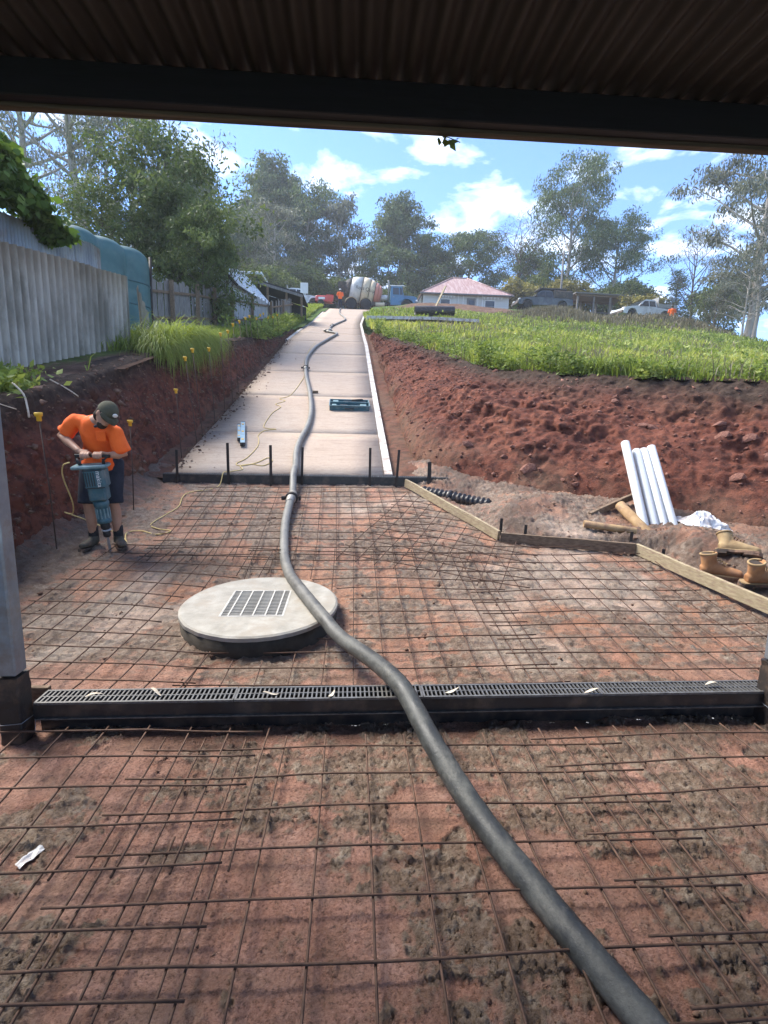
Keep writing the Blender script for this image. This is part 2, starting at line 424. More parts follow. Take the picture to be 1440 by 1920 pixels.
pm('old_timber', (.22, .155, .10), (.11, .075, .05), 6, .85, bump=.4, stretch=(3, 3, 10))
pm('pvc', (.70, .71, .69), (.60, .61, .59), 6, .38, spec=.45, dirt=(.60, .55, .5), dsc=6)
pm('tan_pipe', (.46, .31, .155), (.30, .185, .09), 8, .7, bump=.3, dirt=(.2, .12, .08), dsc=6)
pm('white_film', (.80, .80, .79), (.62, .61, .59), 7, .35, spec=.5, dirt=(.4, .3, .24), dsc=7)
pm('boot_leather', (.46, .23, .10), (.29, .135, .06), 9, .8, bump=.3, bsc=70, dirt=(.30, .17, .10), dsc=8)
pm('boot_cuff', (.38, .27, .14), (.26, .17, .085), 12, .85, bump=.3)
pm('boot_sole', (.075, .058, .045), (.045, .035, .03), 12, .9, bump=.3, dirt=(.24, .14, .09), dsc=9)
pm('cord', (.66, .50, .20), (.50, .37, .15), 20, .6)
pm('rock', (.26, .125, .088), (.11, .045, .033), 7, .95, bump=.6, bsc=30, bd=.01)
pm('clod', (.20, .125, .085), (.10, .055, .038), 12, .95, bump=.6, bsc=50, bd=.006)

# ------------------------------------------------------------------ ground shape
_DY = np.array([7.56, 11.5, 15, 20, 25, 31, 38, 44, 50, 53, 60, 75, 120])
_DZ = np.array([.875, 2.03, 3.1, 4.65, 5.95, 7.45, 9.35, 10.95, 12.4, 12.8, 13.2, 13.8, 14.2])
_yy = np.linspace(7.56, 120, 2400); _zz = np.interp(_yy, _DY, _DZ)
_k = np.ones(41) / 41; _zs = np.convolve(np.pad(_zz, 20, mode='edge'), _k, 'valid'); _w = sst(8.5, 10.5, _yy); _zs = _zs * _w + _zz * (1 - _w)
def drivez(Y): return np.interp(Y, _yy, _zs)
def floorz(Y):
    Y = np.asarray(Y, float); a = .104 * np.maximum(Y - 2.9, 0) ** 1.3
    return np.where(Y < 7.45, a, np.maximum(drivez(Y) - .12, .75))
_RY = np.array([-10, 0, 5, 7, 9, 11.6, 16.6, 20, 30, 38, 44, 48, 52, 60, 80, 120, 200, 500, 3000])
_RZ = np.array([1.2, 1.6, 2.05, 2.35, 2.55, 3.0, 4.2, 5.0, 7.7, 9.8, 11.5, 12.8, 13.2, 14.0, 15.0, 14.5, 10, 2, -2])
_LY = np.array([-10, 0, 4, 7, 10, 12, 20, 25, 31, 38, 44, 50, 56, 80, 120, 200, 500, 3000])
_LZ = np.array([.9, 1.1, 1.45, 2.10, 2.90, 3.35, 4.85, 6.05, 7.5, 9.4, 11.0, 12.4, 13.0, 14.6, 14.5, 10, 2, -2])
def natz(X, Y):
    X = np.asarray(X, float); Y = np.asarray(Y, float)
    r = np.interp(Y, _RY, _RZ); l = np.interp(Y, _LY, _LZ)
    w = sst(-2.6, .6 + 8.4 * sst(33, 43, Y), X); z = l * (1 - w) + r * w
    k = sst(4, 24, Y)
    z = z - k * .035 * np.maximum(X - 5, 0) - k * .085 * np.maximum(X - 24, 0) - k * .1 * np.maximum(X - 45, 0) * .3
    z = np.maximum(z, -14)
    z = z - .03 * np.clip(-X - 30, 0, 300)
    # spoil mound and rough rise in front of the house and the parked vehicles
    z = z + .15 * np.exp(-((X - 9.5) / 4.5) ** 2 - ((Y - 46.5) / 2.3) ** 2)
    z = z + .45 * np.exp(-((X - 15.5) / 3.0) ** 2 - ((Y - 40) / 3.2) ** 2)
    z = z + .7 * np.exp(-((X - 23.5) / 4) ** 2 - ((Y - 39) / 3) ** 2)
    z = z + .16 * fbm(X * .35, Y * .35, o=4, s=3) * sst(6, 14, Y) * np.where(np.abs(X + 1) < 4, .25, 1)
    return z
LIPL_Y = np.array([-10, 3, 6, 11, 16, 21, 24]); LIPL_X = np.array([-3.7, -3.65, -3.55, -3.5, -3.2, -2.8, -2.7])
BASL_Y = np.array([-10, 3, 6, 11, 16, 21, 24]); BASL_X = np.array([-3.3, -3.2, -3.08, -2.95, -2.85, -2.72, -2.7])
RB = np.array([(.62, 22.5), (.72, 20), (.85, 15), (.92, 10), (1.0, 8.4), (1.5, 7.75), (2.2, 7.15), (3.0, 6.75), (3.9, 6.3), (4.7, 5.75), (5.6, 4.9), (6.5, 3), (6.9, -3)])
RL = np.array([(.75, 22.6), (1.0, 20.4), (1.95, 16.4), (2.75, 12.4), (3.05, 11.4), (3.6, 10.2), (4.1, 9.4), (4.65, 8.75), (5.3, 8.0), (6.1, 7.25), (7.0, 6.2), (7.9, 4), (8.3, -3)])
CUT = [(x, y) for x, y in zip(np.interp(np.linspace(-10, 24, 40), LIPL_Y, LIPL_X), np.linspace(-10, 24, 40))] + [(-2.55, 31), (-2.4, 44), (-2.3, 51)] + \
      [(1.95, 51), (1.3, 44), (.45, 31), (.6, 24)] + [tuple(p) for p in RL] + [(8.4, -10)]
def inside(X, Y, poly):
    r = np.zeros(X.shape, bool); n = len(poly); j = n - 1
    for i in range(n):
        xi, yi = poly[i]; xj, yj = poly[j]
        c = ((yi > Y) != (yj > Y)) & (X < (xj - xi) * (Y - yi) / (yj - yi + 1e-12) + xi); r ^= c; j = i
    return r
FORM_Y = np.array([2.6, 3.0, 3.74, 5.05, 5.13, 5.45, 7.36, 7.5]); FORM_X = np.array([3.72, 3.62, 3.41, 3.10, 3.0, 1.64, .75, .7])
def padz0(X, Y):
    z = floorz(Y)
    side = X - np.interp(Y, FORM_Y, FORM_X)
    up = sst(2.6, 3.4, Y)
    z = z + up * .13 * sst(.03, .6, side)
    z = z + up * sst(.05, .35, side) * (.17 * np.exp(-((X - 2.45) / .62) ** 2 - ((Y - 6.2) / .33) ** 2) + .16 * np.exp(-((X - 3.75) / .5) ** 2 - ((Y - 5.05) / .4) ** 2)
          + .10 * np.exp(-((X - 4.2) / .6) ** 2 - ((Y - 4.2) / .5) ** 2))
    z = z - .16 * np.exp(-((X - 1.55) / .35) ** 2 - ((Y - 6.75) / .45) ** 2) * sst(.1, .5, side)
    z = z - .012 * np.exp(-((np.hypot(X + .71, Y - 3.84) - .62) / .16) ** 2)
    z = z + .22 * sst(-2.65, -3.25, X) * (.6 + .6 * fbm(X * 2, Y * 2, s=31)) * sst(1, 4, Y)
    return z + .02 * fbm(X * 1.1, Y * 1.1, o=3, s=5) * sst(.4, 1, Y)
def pad_fields(X, Y):
    a = fbm(X * 3.2, Y * 3.2, o=5, s=9, g=.58)
    thr = -.09 - .05 * sst(3.2, 6.5, Y) - .0 * X
    mud = sst(thr, thr + .20, a)
    side = X - np.interp(Y, FORM_Y, FORM_X)
    out_ = sst(.0, .15, side) * sst(2.6, 3.2, Y)
    pale = sst(.05, .4, fbm(X * .9, Y * .9, o=4, s=40) + .75 * np.exp(-((X - 2.6) / .9) ** 2 - ((Y - 4.4) / .7) ** 2) + .55 * np.exp(-((X - .1) / .7) ** 2 - ((Y - 5.9) / .5) ** 2)
               + .7 * np.exp(-((X + 1.75 - .9 * (Y - 3.6)) / .16) ** 2) * sst(3.0, 3.3, Y) * sst(5.0, 4.2, Y) - .18)
    wet = .85 * np.exp(-((X + 1.5) / .55) ** 2 - ((Y - 4.85) / .35) ** 2) + .8 * sst(-2.3, -3.0, X) * sst(3, 4, Y) + .8 * np.exp(-((Y - 2.36) / .09) ** 2) * sst(.4, -.2, fbm(X * 3, Y * 3, s=2)) \
        + .85 * out_ * sst(.35, -.3, fbm(X * 2, Y * 2, s=77))
    return mud, pale, np.clip(wet, 0, 1), out_
def build_pad(x0, x1, dx, y0, y1, dy, lab):
    xs = np.arange(x0, x1, dx); ys = [y0]
    while ys[-1] < y1: ys.append(min(y1, ys[-1] + dy(ys[-1])))
    Y, X = np.meshgrid(np.array(ys), xs)
    mud, pale, wet, o = pad_fields(X, Y)
    z = padz0(X, Y)
    r1 = np.abs(fbm(X * 52, Y * 52, o=3, s=21)); r2 = fbm(X * 11, Y * 11, o=4, s=25)
    rag = fbm(X * 21, Y * 21, o=4, s=33, g=.66); mud = np.clip(mud * (.45 + .75 * sst(-.3, .2, rag)) + .35 * sst(.22, .36, rag), 0, 1)
    trk = sst(2.7, 3.3, Y); ridge = np.abs(fbm(X * 5, Y * 19, o=4, s=44, g=.6))
    r3 = np.abs(fbm(X * 75, Y * 75, o=2, s=27))
    z = z + mud * (.004 + .030 * r1 + .010 * r2 + .016 * r3) + (1 - mud) * (.006 * fbm(X * 14, Y * 14, s=23) + .009 * r1 + .006 * r3)
    z = z + trk * (.030 * ridge + .012 * fbm(X * 26, Y * 30, o=3, s=46)) - .004 * trk
    mud = np.clip(mud + trk * .55 * sst(.10, .32, ridge), 0, 1)
    z = z + o * (.05 * fbm(X * 5, Y * 5, o=5, s=61, g=.6) + .018 * r1)
    z = z + sst(-2.2, -2.8, X) * (.05 * fbm(X * 6, Y * 6, o=5, s=65, g=.6))
    # boot prints pressed into the clay
    rr = np.random.default_rng(5)
    for k in range(46):
        cx, cy, a = rr.uniform(-1.6, 3.0), rr.uniform(.7, 5.6), rr.uniform(0, 3.14)
        i = (np.abs(X - cx) < .2) & (np.abs(Y - cy) < .2)
        u = (X[i] - cx) * math.cos(a) + (Y[i] - cy) * math.sin(a); w = -(X[i] - cx) * math.sin(a) + (Y[i] - cy) * math.cos(a)
        d = (u / .13) ** 2 + (w / (.05 - .012 * (u > 0.02) + .006 * np.sin(u * 40))) ** 2 + .5 * fbm(X[i] * 30, Y[i] * 30, s=k)
        z[i] += -.010 * sst(1.25, .55, d) + .006 * np.exp(-((d - 1.35) / .35) ** 2)
        mud[i] = np.maximum(mud[i], .8 * sst(1.2, .8, d))
    nu, nv = X.shape
    me = mesh_np('ground', np.stack([X, Y, z], -1).reshape(-1, 3), gridF(nu, nv), M['pad'], True, {'mud': mud.ravel(), 'pale': pale.ravel(), 'wet': wet.ravel()})
    tag(mobj('ground', me), lab, kind='structure')
build_pad(-2.3, 3.0, .0072, .5, 2.52, lambda y: .0045 + .0016 * y, 'pink clay floor smeared with grey mud in the foreground')
build_pad(-3.5, 7.2, .0165, 2.52, 8.3, lambda y: .006 + .0022 * y, 'red-brown clay pad beyond the near drain')
def padz(x, y): return float(padz0(np.array([x]), np.array([y]))[0])

def build_terrain():
    xs = np.concatenate([-np.geomspace(800, 61, 14), np.linspace(-60, -13, 32), np.arange(-12, 12.01, .22), np.linspace(12.6, 60, 70), np.geomspace(63, 800, 16)])
    ys = np.concatenate([np.linspace(-60, -4, 10), np.arange(-3, 26, .22), np.arange(26.2, 62, .5), np.linspace(63, 200, 40), np.geomspace(215, 800, 12)])
    Y, X = np.meshgrid(ys, xs); Z = natz(X, Y)
    F = gridF(*X.shape); V = np.stack([X, Y, Z], -1).reshape(-1, 3)
    c = V[F].mean(1); keep = ~inside(c[:, 0], c[:, 1], CUT)
    b = bare_mask(V[:, 0], V[:, 1])
    me = mesh_np('terrain', V, F[keep], M['hill'], True, {'bare': b})
    tag(mobj('terrain', me), 'weedy green hillside rising either side of the cutting', kind='structure')
def bare_mask(X, Y):
    g = lambda cx, cy, sx, sy: np.exp(-((X - cx) / sx) ** 2 - ((Y - cy) / sy) ** 2)
    n = fbm(X * .8, Y * .8, o=3, s=88)
    b = 1.1 * g(9.5, 45.5, 5.5, 3.6) + .95 * g(4.6, 26.5, 3.6, 1.7) + .8 * g(3.0, 22.0, 2.2, 1.2) + .7 * g(-4.4, 6, 1.3, 4) + .6 * g(-3.2, 24, .7, 3) + .55 * g(22, 36, 2.5, 2) + .8 * sst(49.5, 51.5, Y) * sst(58, 55, Y)
    # fringe of bare topsoil along the lips
    lipd = X - np.interp(Y, LIPL_Y, LIPL_X)
    b = b + .7 * sst(-.9, -.2, lipd) * (Y < 20) * (X < 0)
    return np.clip(b + .35 * n, 0, 1)
build_terrain()

def bank(name, B, L, zb, zl, expo, du, nv, over, disp, sd, label, fine=.03, groove=.05, shear=0):
    """loft from base polyline B to lip polyline L, then a strip running back over the natural ground"""
    seg = np.r_[0, np.cumsum(np.hypot(*np.diff((B + L) / 2, axis=0).T))]
    s = np.arange(0, seg[-1], du)
    bx, by = np.interp(s, seg, B[:, 0]), np.interp(s, seg, B[:, 1]); lx, ly = np.interp(s, seg, L[:, 0]), np.interp(s, seg, L[:, 1])
    ex = np.interp(s, seg, expo)
    k = np.ones(25) / 25
    sm = lambda a: np.convolve(np.pad(a, 12, mode='edge'), k, 'valid')
    bx, by, lx, ly = sm(bx), sm(by), sm(lx), sm(ly)
    z0, z1 = zb(bx, by), zl(lx, ly)
    t = np.linspace(-.06, 1, nv)[None, :]; tt = np.clip(t, 0, 1)
    X = bx[:, None] + (lx - bx)[:, None] * tt; Y = by[:, None] + (ly - by)[:, None] * tt
    Z = z0[:, None] + (z1 - z0)[:, None] * tt ** ex[:, None] + np.minimum(t, 0) * 3
    dx, dy = lx - bx, ly - by; dl = np.hypot(dx, dy) + 1e-6; nx, ny = -dx / dl, -dy / dl
    env = np.sin(np.pi * np.clip(.06 + .9 * tt, 0, 1)) ** .5
    d = disp * fbm(X * 1.3, Y * 1.3, Z * 1.6, o=4, s=sd) + disp * .55 * (np.abs(fbm(X * 5, Y * 5, Z * 6, o=4, s=sd + 7, g=.6)) - .25) + fine * fbm(X * 19, Y * 19, Z * 19, o=3, s=sd + 13, g=.65)
    sg = s[:, None] + shear * tt * 2 + .3 * fbm(X, Y, Z, o=2, s=sd + 31)
    d = d + groove * (np.abs(fbm(sg * 3.4, tt * 1.1, o=3, s=sd + 17)) - .3) + groove * .5 * fbm(sg * 11, tt * 2.5, o=3, s=sd + 19)
    am = .25 + 1.3 * sst(-.25, .35, fbm(X * .9, Y * .9, Z * .9, o=3, s=sd + 41)); d = d * (.6 + .4 * am) + am * (.030 * (sst(.0, .25, fbm(X * 3.3, Y * 3.3, Z * 3.9, o=2, s=sd + 23)) - .5) + .065 * (.25 - np.abs(fbm(X * 2.3, Y * 2.3, Z * 4.2, o=3, s=sd + 43))))
    X = X + nx[:, None] * d * env; Y = Y + ny[:, None] * d * env; Z = Z + .5 * d * env
    # strip over the turf
    q = np.linspace(0, 1, 14)[None, 1:]
    wob = (fbm(s * 2.1, s * 0, o=4, s=sd + 3) * .5 + .6)[:, None]
    Xo = X[:, -1:] - nx[:, None] * over * q * wob; Yo = Y[:, -1:] - ny[:, None] * over * q * wob
    Zo = natz(Xo, Yo) + .05 * (1 - q) ** 2 + .03 * fbm(Xo * 6, Yo * 6, o=4, s=sd + 5) * (1 - q) + .012 - .05 * (q > .98)
    Zo[:, :3] = Zo[:, :3] * np.array([.4, .7, .9]) + Z[:, -1:] * np.array([.6, .3, .1])
    X, Y, Z = np.hstack([X, Xo]), np.hstack([Y, Yo]), np.hstack([Z, Zo])
    hh = np.hstack([np.repeat(np.clip(t, 0, 1), len(s), 0), np.ones_like(Xo)])
    red = np.hstack([np.repeat(sst(.22, .0, t) * .6, len(s), 0) * (sst(-.2, .4, fbm(X[:, :nv] * 1.5, Y[:, :nv] * 1.5, s=4))), np.zeros_like(Xo)])
    me = mesh_np(name, np.stack([X, Y, Z], -1).reshape(-1, 3), gridF(*X.shape), M['bank'], True, {'h': hh.ravel(), 'mud': red.ravel()})
    o = mobj(name, me); tag(o, label, kind='structure')
    return o, X, Y, Z
yl = np.array([24, 21, 18, 14, 11, 8, 6, 4, 2, 0, -3.])
BL = np.stack([np.interp(yl, BASL_Y, BASL_X), yl], -1)[::-1]; LL = np.stack([np.interp(yl, LIPL_Y, LIPL_X), yl], -1)[::-1]
bank_l, LXX, LYY, LZZ = bank('bank_left', BL, LL, lambda x, y: np.where(y < 7.4, padz0(x, y) - .05, drivez(y) - .05), natz, np.full(11, .85), .028, 64, .7, .16, 51, 'dark red earth cutting below the grey corrugated fence')
bank_r, RXX, RYY, RZZ = bank('bank_right', RB, RL, lambda x, y: np.where(y < 7.6, padz0(x, y) - .06, drivez(y) - .07), natz,
     np.array([.8, .7, .55, .6, .6, .65, .7, .75, .8, .85, .9, .9, .9]), .026, 96, .5, .19, 71, 'broad red earth cutting slope below the green weeds')

# ------------------------------------------------------------------ rocks and clods
def rock_mesh(name, mat, sd, n=1, flat=.7):
    bm = bmesh.new(); bmesh.ops.create_icosphere(bm, subdivisions=n, radius=1)
    rr = random.Random(sd)
    pl = [(Vector((rr.gauss(0, 1), rr.gauss(0, 1), rr.gauss(0, 1))).normalized(), rr.uniform(.35, .75)) for _ in range(9)]
    for v in bm.verts:
        for p, d in pl:
            t = v.co.dot(p) - d
            if t > 0: v.co -= p * t
        v.co *= rr.uniform(.93, 1.07); v.co.z *= flat
    me = bpy.data.meshes.new(name); bm.to_mesh(me); bm.free(); me.materials.append(mat); return me
ROCKS = [rock_mesh('rock', M['rock'], k, 1, .8) for k in range(5)]
def scatter_rocks():
    rr = random.Random(3)
    ns, nv = RXX.shape
    for k in range(90):
        i = rr.randrange(int(ns * .42), int(ns * .93)); j = int(nv * rr.betavariate(1.2, 1.6) * .8)
        r = rr.choice([.035, .045, .05, .06, .07, .085]) * rr.uniform(.8, 1.25)
        if rr.random() < .12: r *= 1.5
        o = mobj('rock', ROCKS[k % 5], bank_r, (RXX[i, j], RYY[i, j], RZZ[i, j] + r * .15))
        o.rotation_euler = (rr.uniform(-.6, .6), rr.uniform(-.6, .6), rr.uniform(0, 6.3)); o.scale = (r * rr.uniform(.9, 1.6), r, r * rr.uniform(.7, 1))
    for (x, y, z, r) in ((5.05, 6.75, 1.75, .12), (5.3, 6.6, 1.3, .13), (4.9, 6.2, .95, .12), (5.35, 6.05, 1.0, .10), (2.3, 7.6, .98, .085), (2.42, 7.62, 1.0, .07), (2.55, 7.25, .8, .15)):
        d = (RXX - x) ** 2 + (RYY - y) ** 2; i, j = np.unravel_index(np.argmin(d), d.shape)
        o = mobj('rock', ROCKS[int(r * 1000) % 5], bank_r, (RXX[i, j], RYY[i, j], RZZ[i, j])); o.scale = (r * 1.3, r, r * .75); o.rotation_euler = (.3, -.2, r * 40)
scatter_rocks()
def bits(name, P, S, mat, sd, label, parent=None):
    """many small angular crumbs in one mesh: each an irregular octahedron"""
    rr = np.random.default_rng(sd); n = len(P)
    base = np.array([(1, 0, 0), (-1, 0, 0), (0, 1, 0), (0, -1, 0), (0, 0, 1), (0, 0, -1)], float)
    fc = np.array([(0, 2, 4), (2, 1, 4), (1, 3, 4), (3, 0, 4), (2, 0, 5), (1, 2, 5), (3, 1, 5), (0, 3, 5)])
    v = base[None] * rr.uniform(.55, 1.25, (n, 6, 1)) * np.array(S).reshape(-1, 1, 1) * np.stack([rr.uniform(.7, 1.5, n), rr.uniform(.7, 1.4, n), rr.uniform(.4, .9, n)], -1)[:, None, :]
    a = rr.uniform(0, 6.28, n); c, s = np.cos(a), np.sin(a); b = rr.uniform(-.7, .7, n); cb, sb = np.cos(b), np.sin(b)
    x = v[..., 0] * c[:, None] - v[..., 1] * s[:, None]; y = v[..., 0] * s[:, None] + v[..., 1] * c[:, None]; z = v[..., 2]
    y, z = y * cb[:, None] - z * sb[:, None], y * sb[:, None] + z * cb[:, None]
    V = np.stack([x, y, z], -1) + np.array(P)[:, None, :]
    F = (fc[None] + (np.arange(n) * 6)[:, None, None]).reshape(-1, 3)
    o = mobj(name, mesh_np(name, V.reshape(-1, 3), F, mat), parent); tag(o, label, kind='stuff'); return o
def scatter_bits():
    rr = np.random.default_rng(8)
    ns, nv = RXX.shape; n = 12000
    i = rr.integers(0, ns, n); j = (nv * rr.beta(1, 1.35, n) * .97).astype(int); cl = fbm(RXX[i, j] * 1.1, RYY[i, j] * 1.1, RZZ[i, j] * 1.1, o=3, s=5) > rr.uniform(-.5, .4, n); i, j = i[cl], j[cl]; n = len(i)
    P = np.stack([RXX[i, j], RYY[i, j], RZZ[i, j]], -1) + rr.normal(0, .012, (n, 3))
    bits('rubble', P, rr.gamma(1.2, .0095, n) + .005, M['rock'], 1, 'loose red stones all over the cutting slope')
    ns, nv = LXX.shape; n = 5000
    i = rr.integers(0, ns, n); j = (nv * rr.beta(1, 1.2, n)).astype(int)
    P = np.stack([LXX[i, j], LYY[i, j], LZZ[i, j]], -1)
    bits('rubble', P, rr.gamma(2, .008, n) + .005, M['clod'], 2, 'crumbly soil clods on the shaded cutting below the fence')
    n = 14000; X = rr.uniform(-3.1, 6, n); Y = rr.uniform(.6, 7.4, n); mud, pale, wet, o = pad_fields(X, Y)
    k = rr.random(n) < (.05 + .45 * mud * (Y > 2.9) + .10 * mud + .9 * o + .7 * (X < -2.3)); X, Y = X[k], Y[k]
    bits('mud_crumbs', np.stack([X, Y, padz0(X, Y) + .006], -1), rr.gamma(1.5, .0038, len(X)) + .002, M['clod'], 3, 'small mud crumbs scattered over the clay pad')
    n = 1300; Y = rr.uniform(7.7, 21, n); e = rr.exponential(.10, n); X = np.where(rr.random(n) < .8, -2.72 + e, .6 + .35 * rr.random(n))
    bits('mud_crumbs', np.stack([X, Y, drivez(Y) + .008 - .1 * (X > .5)], -1), rr.gamma(2, .006, n) + .004, M['clod'], 4, 'dirt crumbs along the driveway edges')
scatter_bits()

# ------------------------------------------------------------------ driveway
def dr_left(Y): return np.interp(Y, [7.5, 20, 31, 44, 51], [-2.66, -2.6, -2.5, -2.35, -2.3])
def dr_right(Y): return np.interp(Y, [7.5, 20, 24, 31, 38, 44, 51], [.6, .5, .45, .42, .7, 1.2, 1.9])
def build_drive():
    root = empty('driveway', (0, 7.6, .88), label='long stained concrete driveway climbing to the mixer truck'); tag(root, kind='structure')
    js = [7.6, 9.55, 12.3, 15.0, 17.8, 20.8, 24, 27.5, 31, 35, 39, 43, 47, 51.2]
    off = Vector(root.location)
    for a, b in zip(js[:-1], js[1:]):
        ys = np.linspace(a + .003, b - .003, max(6, int((b - a) / .3))); xs = np.linspace(0, 1, 7)
        Y, T = np.meshgrid(ys, xs); X = dr_left(Y) + (dr_right(Y) - .13 - dr_left(Y)) * T; Z = drivez(Y) + .006 * fbm(X, Y, s=14)
        V = np.stack([X, Y, Z], -1).reshape(-1, 3); F = gridF(*X.shape)
        nu, nv = X.shape; i = np.arange(nu * nv).reshape(nu, nv)
        ring = np.concatenate([i[:, 0], i[-1, 1:], i[-2::-1, -1], i[0, -2:0:-1]])
        nb = len(V); V = np.vstack([V, V[ring] - np.array([0, 0, .12])]); k = len(ring)
        Fs = np.array([(ring[q], nb + q, nb + (q + 1) % k, ring[(q + 1) % k]) for q in range(k)])
        V -= np.array(off); mobj('slab', mesh_np('slab', V, np.vstack([F, Fs]), M['drive'], False), root)
    def strip(fx0, w, y0, y1, h):
        ys = np.linspace(y0, y1, int((y1 - y0) / .35)); mb = MB(); vs = []
        for y in ys:
            x = float(fx0(y)); z = float(drivez(y))
            vs += [(x, y, z - .13), (x, y, z + h), (x + w, y, z + h), (x + w, y, z - .13)]
        fs = []
        for k in range(len(ys) - 1):
            for q in range(4): fs.append((4 * k + q, 4 * k + (q + 1) % 4, 4 * k + 4 + (q + 1) % 4, 4 * k + 4 + q))
        fs += [(0, 1, 2, 3), tuple(4 * (len(ys) - 1) + q for q in (3, 2, 1, 0))]
        mb.add([(a - off.x, b - off.y, c - off.z) for a, b, c in vs], fs); mb.build('edge_strip', M['kerb'], root)
    strip(lambda y: dr_right(y) - .125, .12, 7.6, 51, .014)
    strip(lambda y: dr_left(y) - .12, .115, 20.8, 51, .016)
    # side path branching to the house
    mb = MB(); pts = [(.6, 27.2), (2.2, 27.9), (4.2, 28.2), (6.5, 28.0)]
    vs = []
    for x, y in pts:
        for s_, dz in ((-.55, 0), (.55, 0), (.55, -.15), (-.55, -.15)): vs.append((x, y + s_, float(natz(np.array([x]), np.array([y]))[0]) + .12 + dz))
    fs = []
    for k in range(3):
        for q in range(4): fs.append((4 * k + q, 4 * k + (q + 1) % 4, 4 * k + 4 + (q + 1) % 4, 4 * k + 4 + q))
    fs += [(3, 2, 1, 0), (12, 13, 14, 15)]
    mb.add(vs, fs); tag(mb.build('path', M['kerb']), 'pale concrete path branching off the driveway', kind='structure')
build_drive()

# ------------------------------------------------------------------ carport roof, beam, posts
def build_roof():
    r = empty('carport_roof', (0, 2.4, 3.0), label='dark corrugated carport roof with its edge beam overhead', cat='roof')
    pitch = .0885; W8 = pitch * 9
    n = 9 * 10
    x = np.linspace(-.003, W8 + .003, n + 1); ys = np.array([-4.6, -3, -1.5, 0, .8, 1.6, 2.2, 2.56])
    Xg, Yg = np.meshgrid(x, ys - 2.4); Zg = .014 * np.cos(2 * np.pi * Xg / pitch)
    V = np.stack([Xg, Yg, Zg], -1).reshape(-1, 3); F = gridF(len(ys), n + 1)
    V2 = V + np.array([0, 0, .0015]); V = np.vstack([V, V2]); F = np.vstack([F, F[:, ::-1] + len(V2)])
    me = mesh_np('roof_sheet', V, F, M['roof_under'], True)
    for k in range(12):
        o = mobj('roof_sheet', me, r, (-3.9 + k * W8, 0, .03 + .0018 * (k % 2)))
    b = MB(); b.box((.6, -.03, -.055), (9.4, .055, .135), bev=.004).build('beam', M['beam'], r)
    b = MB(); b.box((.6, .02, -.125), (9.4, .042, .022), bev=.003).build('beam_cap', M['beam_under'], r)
build_roof()
def build_post(x, y, lab):
    r = empty('steel_post', (x, y, 0), label=lab, cat='post')
    MB().box((0, 0, 1.62), (.092, .092, 2.5), bev=.008).build('shaft', M['galv'], r)
    w = MB(); rw = random.Random(3); pr_ = [(-.053, -.045), (-.045, -.053), (.045, -.053), (.053, -.045), (.053, .045), (.045, .053), (-.045, .053), (-.053, .045)]; vs = []; n = 14
    for k in range(n):
        for a_, b_ in pr_: vs.append((a_ + rw.gauss(0, .0016), b_ + rw.gauss(0, .0016), -.08 + k * .034))
    w.add(vs, [(8 * k + q, 8 * k + (q + 1) % 8, 8 * k + 8 + (q + 1) % 8, 8 * k + 8 + q) for k in range(n - 1) for q in range(8)] + [tuple(8 * (n - 1) + q for q in range(8))])
    w.build('base_wrap', M['black_wrap'], r)
    t = MB(); p = []
    for k in range(5):
        a = k * math.pi / 2 + math.pi / 4; p.append((.0815 * math.cos(a), .0815 * math.sin(a), .12 + .012 * (k % 2)))
    p.append((.10, -.03, .07))
    t.tube(p, .0022, 5).build('tie_wire', M['galv'], r)
    return r
build_post(-1.665, 2.43, 'grey steel post with black wrapped foot beside the near grated drain')
build_post(2.365, 2.50, 'post with dark wrapped foot where the near drain meets the picture edge')

# ------------------------------------------------------------------ grated drains
def grate_mesh(L, Wd, pitch, th=.012, bw=.008):
    g = MB()
    for y in (.006, Wd - .006): g.box((L / 2, y, 0), (L - .004, .012, th))
    for x in (.006, L - .006): g.box((x, Wd / 2, 0), (.010, Wd - .026, th - .001))
    n = int((L - .03) / pitch)
    for k in range(1, n + 1): g.box((k * (L - .012) / (n + 1) + .004, Wd / 2, -.0005), (bw, Wd - .025, th - .003))
    g.box((L / 2, Wd / 2, -.001), (L - .024, .007, th - .001))
    return g
def build_drain(name, loc, L, Wd, Hh, nsec, pitch, lab, rz, lip, floor_z):
    r = empty(name, loc, rz, lab, 'drain')
    c = MB(); t = .006
    c.box((L / 2, t / 2, Hh / 2 - .006), (L, t, Hh - .012)); c.box((L / 2, Wd - t / 2, Hh / 2 - .006), (L, t, Hh - .012)); c.box((L / 2, Wd / 2, .003), (L - .002, Wd - 2 * t - .002, .006))
    for x in (.004, L - .004): c.box((x, Wd / 2, Hh / 2), (.008, Wd - 2 * t - .002, Hh - .03))
    c.build('channel', M['black_plastic'], r)
    if lip: MB().box((L / 2, -.006, .002), (L - .02, .016, .004)).build('edge_strip', M['grate_wear_sheen'], r)
    me = grate_mesh(L / nsec, Wd - .004, pitch).mesh('grate', M['black_grate' if name == 'none' else 'grate_wear_sheen'])
    for k in range(nsec): mobj('grate', me, r, (k * L / nsec, .002, Hh + .0005 - .006 + .0005 * (k % 2)))
    if floor_z: MB().box((L / 2, Wd / 2 + .025, -floor_z / 2 - .001), (L, Wd - .055, floor_z)).build('gap_shade', M['black_plastic'], r)  # black block that paints in the dark gap under the drain
    return r
build_drain('channel_drain', (-1.60, 2.455, .108), 3.98, .135, .084, 4, .0232, 'near black channel drain with slotted grates running across the pad', R_(.55), True, .1)
build_drain('channel_drain', (-2.72, 7.41, .745), 4.13, .14, .135, 4, .031, 'far black channel drain across the foot of the driveway', R_(.3), False, 0)
